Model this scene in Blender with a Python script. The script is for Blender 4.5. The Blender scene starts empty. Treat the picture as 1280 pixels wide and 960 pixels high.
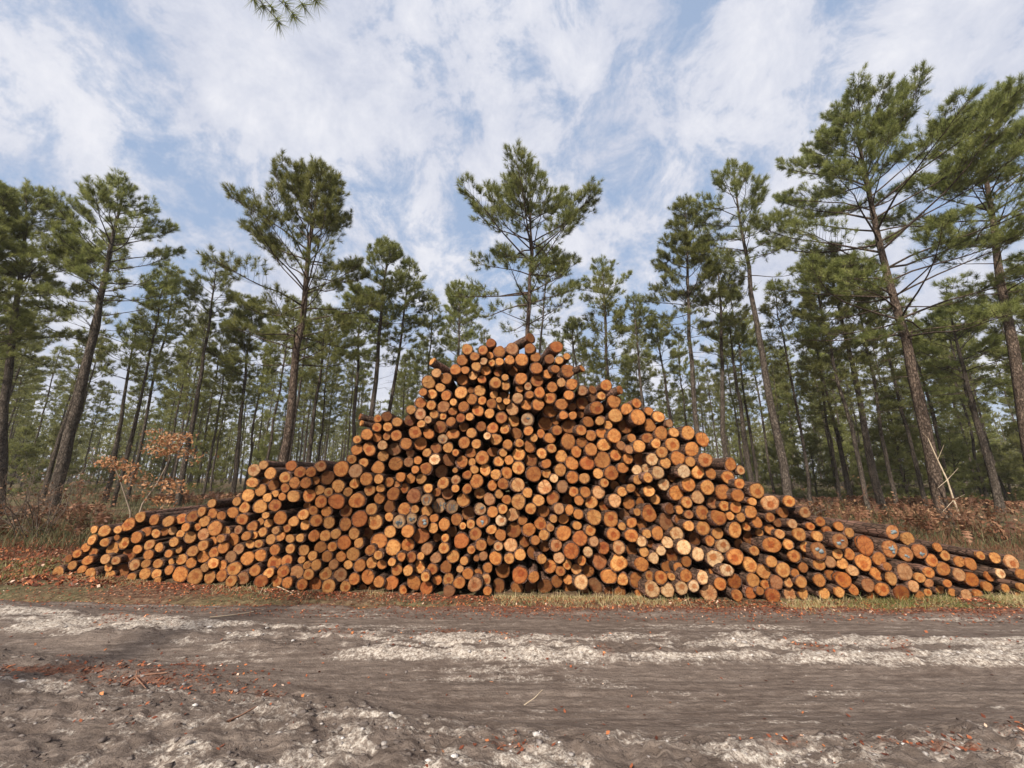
import bpy, math, random
import numpy as np
from mathutils import Vector, Matrix, Quaternion
R=math.radians
scene=bpy.context.scene
C=scene.collection
rng=np.random.default_rng(7); random.seed(7)

# ------------------------------------------------------------------ camera maths
F=482.0; PITCH=R(13.4); H=1.6; CP,SP=math.cos(PITCH),math.sin(PITCH)
def ray(px,py):
    u=(px-640)/F; v=(py-480)/F
    return u, CP+v*SP, SP-v*CP
def at_Y(px,py,Y):
    u,dy,dz=ray(px,py); t=Y/dy
    return Vector((u*t,Y,H+dz*t)), t
def at_Z(px,py,z=0.0):
    u,dy,dz=ray(px,py); t=(z-H)/dz
    return Vector((u*t,dy*t,z)), t

# ------------------------------------------------------------------ helpers
def mesh_np(name,V,faces,mats=(),midx=None,attrs=None,smooth=False,face_attrs=None):
    """faces: list of int arrays (n,3) or (n,4)"""
    me=bpy.data.meshes.new(name)
    V=np.asarray(V,dtype=np.float32)
    me.vertices.add(len(V)); me.vertices.foreach_set('co',V.ravel())
    faces=[np.asarray(f,dtype=np.int32) for f in faces if len(f)]
    tot=[np.full(len(f),f.shape[1],dtype=np.int32) for f in faces]
    idx=np.concatenate([f.ravel() for f in faces]); tot=np.concatenate(tot)
    st=np.concatenate([[0],np.cumsum(tot)[:-1]]).astype(np.int32)
    me.loops.add(len(idx)); me.loops.foreach_set('vertex_index',idx)
    me.polygons.add(len(tot)); me.polygons.foreach_set('loop_start',st); me.polygons.foreach_set('loop_total',tot)
    if midx is not None: me.polygons.foreach_set('material_index',np.asarray(midx,dtype=np.int32))
    if smooth: me.polygons.foreach_set('use_smooth',np.ones(len(tot),dtype=bool))
    for m in mats: me.materials.append(m)
    for k,(typ,arr) in (attrs or {}).items():
        a=me.attributes.new(k,typ,'POINT'); a.data.foreach_set('value' if typ=='FLOAT' else 'vector' if typ=='FLOAT_VECTOR' else 'color',np.asarray(arr,dtype=np.float32).ravel())
    me.update(); me.validate()
    return me
def link(name,me,parent=None,loc=None):
    o=bpy.data.objects.new(name,me); C.objects.link(o)
    if parent: o.parent=parent
    if loc is not None: o.location=loc
    return o
def tag(o,label=None,cat=None,group=None,kind=None):
    if label: o['label']=label
    if cat: o['category']=cat
    if group: o['group']=group
    if kind: o['kind']=kind
    return o
class Acc:
    """collects verts / faces / per-vertex attributes"""
    def __init__(s): s.V=[];s.F={};s.n=0;s.A={}
    def add(s,V,F,**A):
        V=np.asarray(V,float); F=np.asarray(F,int)
        s.V.append(V); s.F.setdefault(F.shape[1],[]).append(F+s.n); s.n+=len(V)
        for k,v in A.items():
            v=np.asarray(v,float)
            if v.ndim==0: v=np.full(len(V),float(v))
            s.A.setdefault(k,[]).append(v)
    def mesh(s,name,mats,smooth=False,types=None):
        attrs={}
        for k,v in s.A.items():
            a=np.concatenate(v); attrs[k]=(('FLOAT' if a.ndim==1 else 'FLOAT_VECTOR'),a)
        return mesh_np(name,np.concatenate(s.V),[np.concatenate(f) for f in s.F.values()],mats,attrs=attrs,smooth=smooth)
def tube(P,r,n=6,cap=True,rn=0.0,rg=None):
    """tube along polyline P with radii r -> V,F(quads)"""
    P=np.asarray(P,float); r=np.asarray(r,float); m=len(P)
    T=np.gradient(P,axis=0); T/=np.linalg.norm(T,axis=1)[:,None]+1e-9
    ref=np.array([0,0,1.0]) if abs(T[0][2])<0.9 else np.array([1.0,0,0])
    A=np.cross(T,ref); A/=np.linalg.norm(A,axis=1)[:,None]+1e-9; B=np.cross(T,A)
    th=np.linspace(0,2*math.pi,n,endpoint=False)
    rr=r[:,None]*np.ones((1,n))
    if rn: rr=rr*(1+(rg or rng).normal(0,rn,rr.shape))
    V=P[:,None]+A[:,None]*(np.cos(th)[None,:,None]*rr[...,None])+B[:,None]*(np.sin(th)[None,:,None]*rr[...,None])
    V=V.reshape(-1,3); i=np.arange(m-1)[:,None]*n; j=np.arange(n)[None]; k=(j+1)%n
    Fq=np.stack([i+j,i+k,i+n+k,i+n+j],-1).reshape(-1,4)
    return V,Fq
def _h(ix,iy,s):
    n=(ix*374761393+iy*668265263+s*974711)&0x7fffffff
    n=((n^(n>>13))*1274126177)&0x7fffffff
    return ((n^(n>>16))&0xffff)/65535.0
def vnoise(x,y,s=0):
    ix=np.floor(x).astype(np.int64); iy=np.floor(y).astype(np.int64); fx=x-ix; fy=y-iy
    fx=fx*fx*(3-2*fx); fy=fy*fy*(3-2*fy)
    a=_h(ix,iy,s);b=_h(ix+1,iy,s);c=_h(ix,iy+1,s);d=_h(ix+1,iy+1,s)
    return (a*(1-fx)+b*fx)*(1-fy)+(c*(1-fx)+d*fx)*fy
def fbm(x,y,s=0,o=5,g=0.5):
    v=0;a=1;t=0
    for i in range(o):
        v=v+a*vnoise(x*2**i+i*17.3,y*2**i+i*9.1,s+i); t+=a; a*=g
    return v/t
def sm(a,b,x):
    t=np.clip((x-a)/(b-a),0,1); return t*t*(3-2*t)

# ------------------------------------------------------------------ materials
class NT:
    def __init__(s,name):
        s.m=bpy.data.materials.new(name); s.m.use_nodes=True; s.t=s.m.node_tree; s.t.nodes.clear()
        s.out=s.n('ShaderNodeOutputMaterial')
    def n(s,typ,**k):
        x=s.t.nodes.new(typ)
        for a,b in k.items(): setattr(x,a,b)
        return x
    def l(s,a,b): s.t.links.new(a,b)
    def set(s,node,**k):
        for a,b in k.items(): node.inputs[a.replace('_',' ')].default_value=b
        return node
    def attr(s,name,typ='GEOMETRY'):
        return s.n('ShaderNodeAttribute',attribute_name=name,attribute_type=typ)
    def noise(s,vec=None,scale=5,detail=4,rough=.55,dist=0.0):
        x=s.n('ShaderNodeTexNoise'); x.inputs['Scale'].default_value=scale; x.inputs['Detail'].default_value=detail
        x.inputs['Roughness'].default_value=rough; x.inputs['Distortion'].default_value=dist
        if vec is not None: s.l(vec,x.inputs['Vector'])
        return x.outputs['Fac']
    def math(s,op,a,b=None,c=None,clamp=False):
        x=s.n('ShaderNodeMath',operation=op,use_clamp=clamp)
        for i,v in enumerate((a,b,c)):
            if v is None: continue
            if hasattr(v,'is_linked') or hasattr(v,'links'): s.l(v,x.inputs[i])
            else: x.inputs[i].default_value=v
        return x.outputs[0]
    def ramp(s,fac,stops,interp='LINEAR'):
        x=s.n('ShaderNodeValToRGB'); x.color_ramp.interpolation=interp
        e=x.color_ramp.elements
        while len(e)<len(stops): e.new(.5)
        for i,(p,c) in enumerate(stops):
            e[i].position=p; e[i].color=(*c,1) if len(c)==3 else c
        s.l(fac,x.inputs[0]); return x.outputs[0]
    def mix(s,fac,a,b,blend='MIX'):
        x=s.n('ShaderNodeMix',data_type='RGBA',blend_type=blend)
        for sock,v in ((x.inputs[0],fac),(x.inputs[6],a),(x.inputs[7],b)):
            if hasattr(v,'links'): s.l(v,sock)
            elif sock==x.inputs[0]: sock.default_value=v
            else: sock.default_value=(*v,1)
        return x.outputs[2]
    def map(s,v,a,b,c=0,d=1):
        x=s.n('ShaderNodeMapRange'); s.l(v,x.inputs[0])
        for i,q in enumerate((a,b,c,d)): x.inputs[i+1].default_value=q
        return x.outputs[0]
    def bump(s,h,strength=.5,dist=.01,normal=None):
        x=s.n('ShaderNodeBump'); x.inputs['Strength'].default_value=strength; x.inputs['Distance'].default_value=dist
        s.l(h,x.inputs['Height'])
        if normal is not None: s.l(normal,x.inputs['Normal'])
        return x.outputs[0]
    def bsdf(s,col,rough=.8,normal=None,spec=.3):
        x=s.n('ShaderNodeBsdfPrincipled')
        if hasattr(col,'links'): s.l(col,x.inputs['Base Color'])
        else: x.inputs['Base Color'].default_value=(*col,1)
        if hasattr(rough,'links'): s.l(rough,x.inputs['Roughness'])
        else: x.inputs['Roughness'].default_value=rough
        x.inputs['Specular IOR Level'].default_value=spec
        if normal is not None: s.l(normal,x.inputs['Normal'])
        s.l(x.outputs[0],s.out.inputs[0]); return x

def mat_bark():
    t=NT('log_bark'); tc=t.n('ShaderNodeTexCoord'); mp=t.n('ShaderNodeMapping'); mp.inputs['Scale'].default_value=(1,.3,1)
    t.l(tc.outputs['Object'],mp.inputs[0]); v=mp.outputs[0]
    n1=t.noise(v,22,5,.65,.3); n2=t.noise(v,5,3)
    vo=t.n('ShaderNodeTexVoronoi',feature='DISTANCE_TO_EDGE'); vo.inputs['Scale'].default_value=26; t.l(v,vo.inputs['Vector'])
    c=t.ramp(n1,[(.3,(.030,.018,.013)),(.5,(.085,.050,.034)),(.7,(.17,.105,.075))])
    c=t.mix(t.map(n2,.45,.65),c,(.20,.105,.075))
    cr=t.map(vo.outputs['Distance'],0,.12)
    c=t.mix(cr,(.02,.012,.009),c)
    h=t.math('ADD',t.math('MULTIPLY',cr,.6),n1)
    t.bsdf(c,.9,t.bump(h,.8,.012),.15); return t.m
def mat_cut():
    t=NT('sawn_end_grain'); lp=t.attr('lp').outputs['Vector']; col=t.attr('tone').outputs['Vector']
    sx=t.n('ShaderNodeSeparateXYZ'); t.l(lp,sx.inputs[0]); X,Z,S=sx.outputs
    cz=t.n('ShaderNodeCombineXYZ'); t.l(X,cz.inputs[0]); t.l(Z,cz.inputs[1]); 
    sc=t.n('ShaderNodeCombineXYZ'); t.l(X,sc.inputs[0]); t.l(Z,sc.inputs[1]); t.l(t.math('MULTIPLY',S,37.0),sc.inputs[2])
    nz=t.noise(sc.outputs[0],1.4,3)
    # off-centre pith
    ox=t.math('MULTIPLY',t.math('SUBTRACT',t.math('FRACT',t.math('MULTIPLY',S,91.7)),.5),.45)
    oz=t.math('MULTIPLY',t.math('SUBTRACT',t.math('FRACT',t.math('MULTIPLY',S,57.3)),.5),.45)
    x2=t.math('SUBTRACT',X,ox); z2=t.math('SUBTRACT',Z,oz)
    r=t.math('SQRT',t.math('ADD',t.math('MULTIPLY',x2,x2),t.math('MULTIPLY',z2,z2)))
    rd=t.math('ADD',r,t.math('MULTIPLY',t.math('SUBTRACT',nz,.5),.22))
    rings=t.math('SINE',t.math('MULTIPLY',rd,52.0))
    ang=t.math('ARCTAN2',z2,x2)
    # saw marks streaks: rotate by seed
    a=t.math('MULTIPLY',S,40.0)
    ca=t.math('COSINE',a); sa=t.math('SINE',a)
    p=t.math('ADD',t.math('MULTIPLY',X,ca),t.math('MULTIPLY',Z,sa)); q=t.math('SUBTRACT',t.math('MULTIPLY',Z,ca),t.math('MULTIPLY',X,sa))
    sv=t.n('ShaderNodeCombineXYZ'); t.l(t.math('MULTIPLY',p,14.0),sv.inputs[0]); t.l(t.math('MULTIPLY',q,1.6),sv.inputs[1]); t.l(t.math('MULTIPLY',S,50.0),sv.inputs[2])
    saw=t.noise(sv.outputs[0],1.6,4,.6)
    blot=t.noise(sc.outputs[0],2.6,5,.62,.6)
    spec=t.noise(sc.outputs[0],16,3,.6)
    # tone variations (growth rings, heartwood, blotches)
    c=t.mix(t.map(blot,.42,.66,0,.85),col,t.mix(1.0,col,(.62,.42,.28),'MULTIPLY'))
    c=t.mix(t.map(rings,-1,1,0,.42),c,t.mix(1.0,c,(.55,.36,.24),'MULTIPLY'))
    fr=t.math('FRACT',t.math('MULTIPLY',S,13.3))
    hw=t.math('MULTIPLY',t.map(rd,.52,.34),t.map(fr,.2,.9,0,1.0))
    c=t.mix(hw,c,t.mix(1.0,c,(.72,.42,.26),'MULTIPLY'))
    lt=t.math('MULTIPLY',t.map(rd,.70,.95),t.map(t.math('FRACT',t.math('MULTIPLY',S,29.1)),.3,1,0,.45))
    c=t.mix(lt,c,t.mix(1.0,c,(1.35,1.4,1.5),'MULTIPLY'))
    c=t.mix(t.map(saw,.38,.70,0,.60),c,t.mix(1.0,c,(1.3,1.28,1.2),'MULTIPLY'))
    c=t.mix(t.map(saw,.48,.28,0,.5),c,t.mix(1.0,c,(.6,.45,.36),'MULTIPLY'))
    c=t.mix(t.map(spec,.56,.68,0,.7),c,(.10,.045,.02))
    r0=t.math('SQRT',t.math('ADD',t.math('MULTIPLY',X,X),t.math('MULTIPLY',Z,Z)))
    c=t.mix(t.map(t.math('ADD',r0,t.math('MULTIPLY',t.math('SUBTRACT',spec,.5),.12)),.78,.95,0,.75),c,t.mix(1.0,c,(.48,.34,.24),'MULTIPLY'))
    # pith dot
    c=t.mix(t.map(r,.09,.03,0,.8),c,(.16,.06,.025))
    # drying cracks, a few radial ones
    av=t.n('ShaderNodeCombineXYZ'); t.l(t.math('MULTIPLY',t.math('COSINE',ang),2.2),av.inputs[0]); t.l(t.math('MULTIPLY',t.math('SINE',ang),2.2),av.inputs[1]); t.l(t.math('MULTIPLY',S,80.0),av.inputs[2])
    ak=t.noise(av.outputs[0],2.2,2,.5)
    crk=t.math('MULTIPLY',t.map(t.math('ABSOLUTE',t.math('SUBTRACT',ak,.62)),.022,.0),t.map(r,.08,.2))
    c=t.mix(t.math('MULTIPLY',crk,.85),c,(.05,.02,.01))
    h=t.math('ADD',t.math('ADD',t.math('MULTIPLY',saw,1.0),t.math('MULTIPLY',blot,.8)),t.math('MULTIPLY',crk,-1.5))
    t.bsdf(c,.72,t.bump(h,.55,.006),.25); return t.m
def mat_simple(name,c1,c2,scale=8,rough=.85,bump=.4,bd=.01,spec=.2):
    t=NT(name); tc=t.n('ShaderNodeTexCoord'); n=t.noise(tc.outputs['Object'],scale,5,.6)
    c=t.ramp(n,[(.3,c1),(.7,c2)]); t.bsdf(c,rough,t.bump(n,bump,bd),spec); return t.m
def mat_trunk(name,dark,mid,light):
    t=NT(name); tc=t.n('ShaderNodeTexCoord'); mp=t.n('ShaderNodeMapping'); mp.inputs['Scale'].default_value=(1,1,.35)
    t.l(tc.outputs['Object'],mp.inputs[0]); v=mp.outputs[0]
    n=t.noise(v,11,6,.7,.6); nv=t.n('ShaderNodeTexNoise'); nv.inputs['Scale'].default_value=7; nv.inputs['Detail'].default_value=4; t.l(v,nv.inputs['Vector'])
    sc=t.n('ShaderNodeVectorMath',operation='SCALE'); sc.inputs['Scale'].default_value=.22; t.l(nv.outputs['Color'],sc.inputs[0]); ad=t.n('ShaderNodeVectorMath',operation='ADD'); t.l(v,ad.inputs[0]); t.l(sc.outputs[0],ad.inputs[1])
    vo=t.n('ShaderNodeTexVoronoi',feature='DISTANCE_TO_EDGE'); vo.inputs['Scale'].default_value=19; t.l(ad.outputs[0],vo.inputs['Vector'])
    c=t.ramp(n,[(.3,dark),(.5,mid),(.72,light)])
    cr=t.map(vo.outputs['Distance'],0,.16); c=t.mix(t.math('ADD',t.math('MULTIPLY',cr,.75),.25),dark,c)
    t.bsdf(c,.92,t.bump(t.math('ADD',cr,n),.9,.03),.1); return t.m
def mat_leaf(name,stops,trans=.3,rough=.6):
    t=NT(name); a=t.attr('tint').outputs['Fac']; oi=t.n('ShaderNodeObjectInfo').outputs['Random']
    c=t.ramp(a,stops)
    hs=t.n('ShaderNodeHueSaturation'); t.l(c,hs.inputs['Color']); t.l(t.map(oi,0,1,.82,1.15),hs.inputs['Value']); t.l(t.map(oi,0,1,.49,.508),hs.inputs['Hue'])
    b=t.bsdf(hs.outputs[0],rough,None,.25)
    tr=t.n('ShaderNodeBsdfTranslucent'); t.l(hs.outputs[0],tr.inputs[0])
    mx=t.n('ShaderNodeMixShader'); mx.inputs[0].default_value=trans; t.l(b.outputs[0],mx.inputs[1]); t.l(tr.outputs[0],mx.inputs[2]); t.l(mx.outputs[0],t.out.inputs[0])
    return t.m
M_BARK=mat_bark(); M_CUT=mat_cut()
M_TRUNK=mat_trunk('pine_bark',(.030,.024,.019),(.105,.082,.066),(.19,.155,.125))
M_TRUNK_OLD=mat_trunk('old_pine_bark',(.030,.021,.016),(.115,.082,.062),(.21,.155,.12))
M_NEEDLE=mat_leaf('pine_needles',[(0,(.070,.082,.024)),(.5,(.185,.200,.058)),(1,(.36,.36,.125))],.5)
M_NEEDLE_FAR=mat_leaf('far_pine_needles',[(0,(.100,.112,.036)),(.5,(.205,.212,.068)),(1,(.31,.30,.11))],.52)
M_DEADTWIG=mat_simple('dead_twigs',(.16,.12,.09),(.34,.27,.20),12)
M_OAKLEAF=mat_leaf('dry_oak_leaves',[(0,(.28,.13,.05)),(.5,(.52,.27,.11)),(1,(.68,.43,.22))],.35)
M_DRYLEAF=mat_leaf('withered_leaves',[(0,(.10,.05,.028)),(.5,(.22,.115,.06)),(1,(.36,.22,.12))],.3)
M_PAINT=mat_simple('blue_grey_marking_paint',(.10,.125,.135),(.22,.25,.25),60,.7,.2)
M_INK=mat_simple('grey_marking_paint',(.045,.055,.06),(.11,.12,.125),60,.7,.2)
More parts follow.
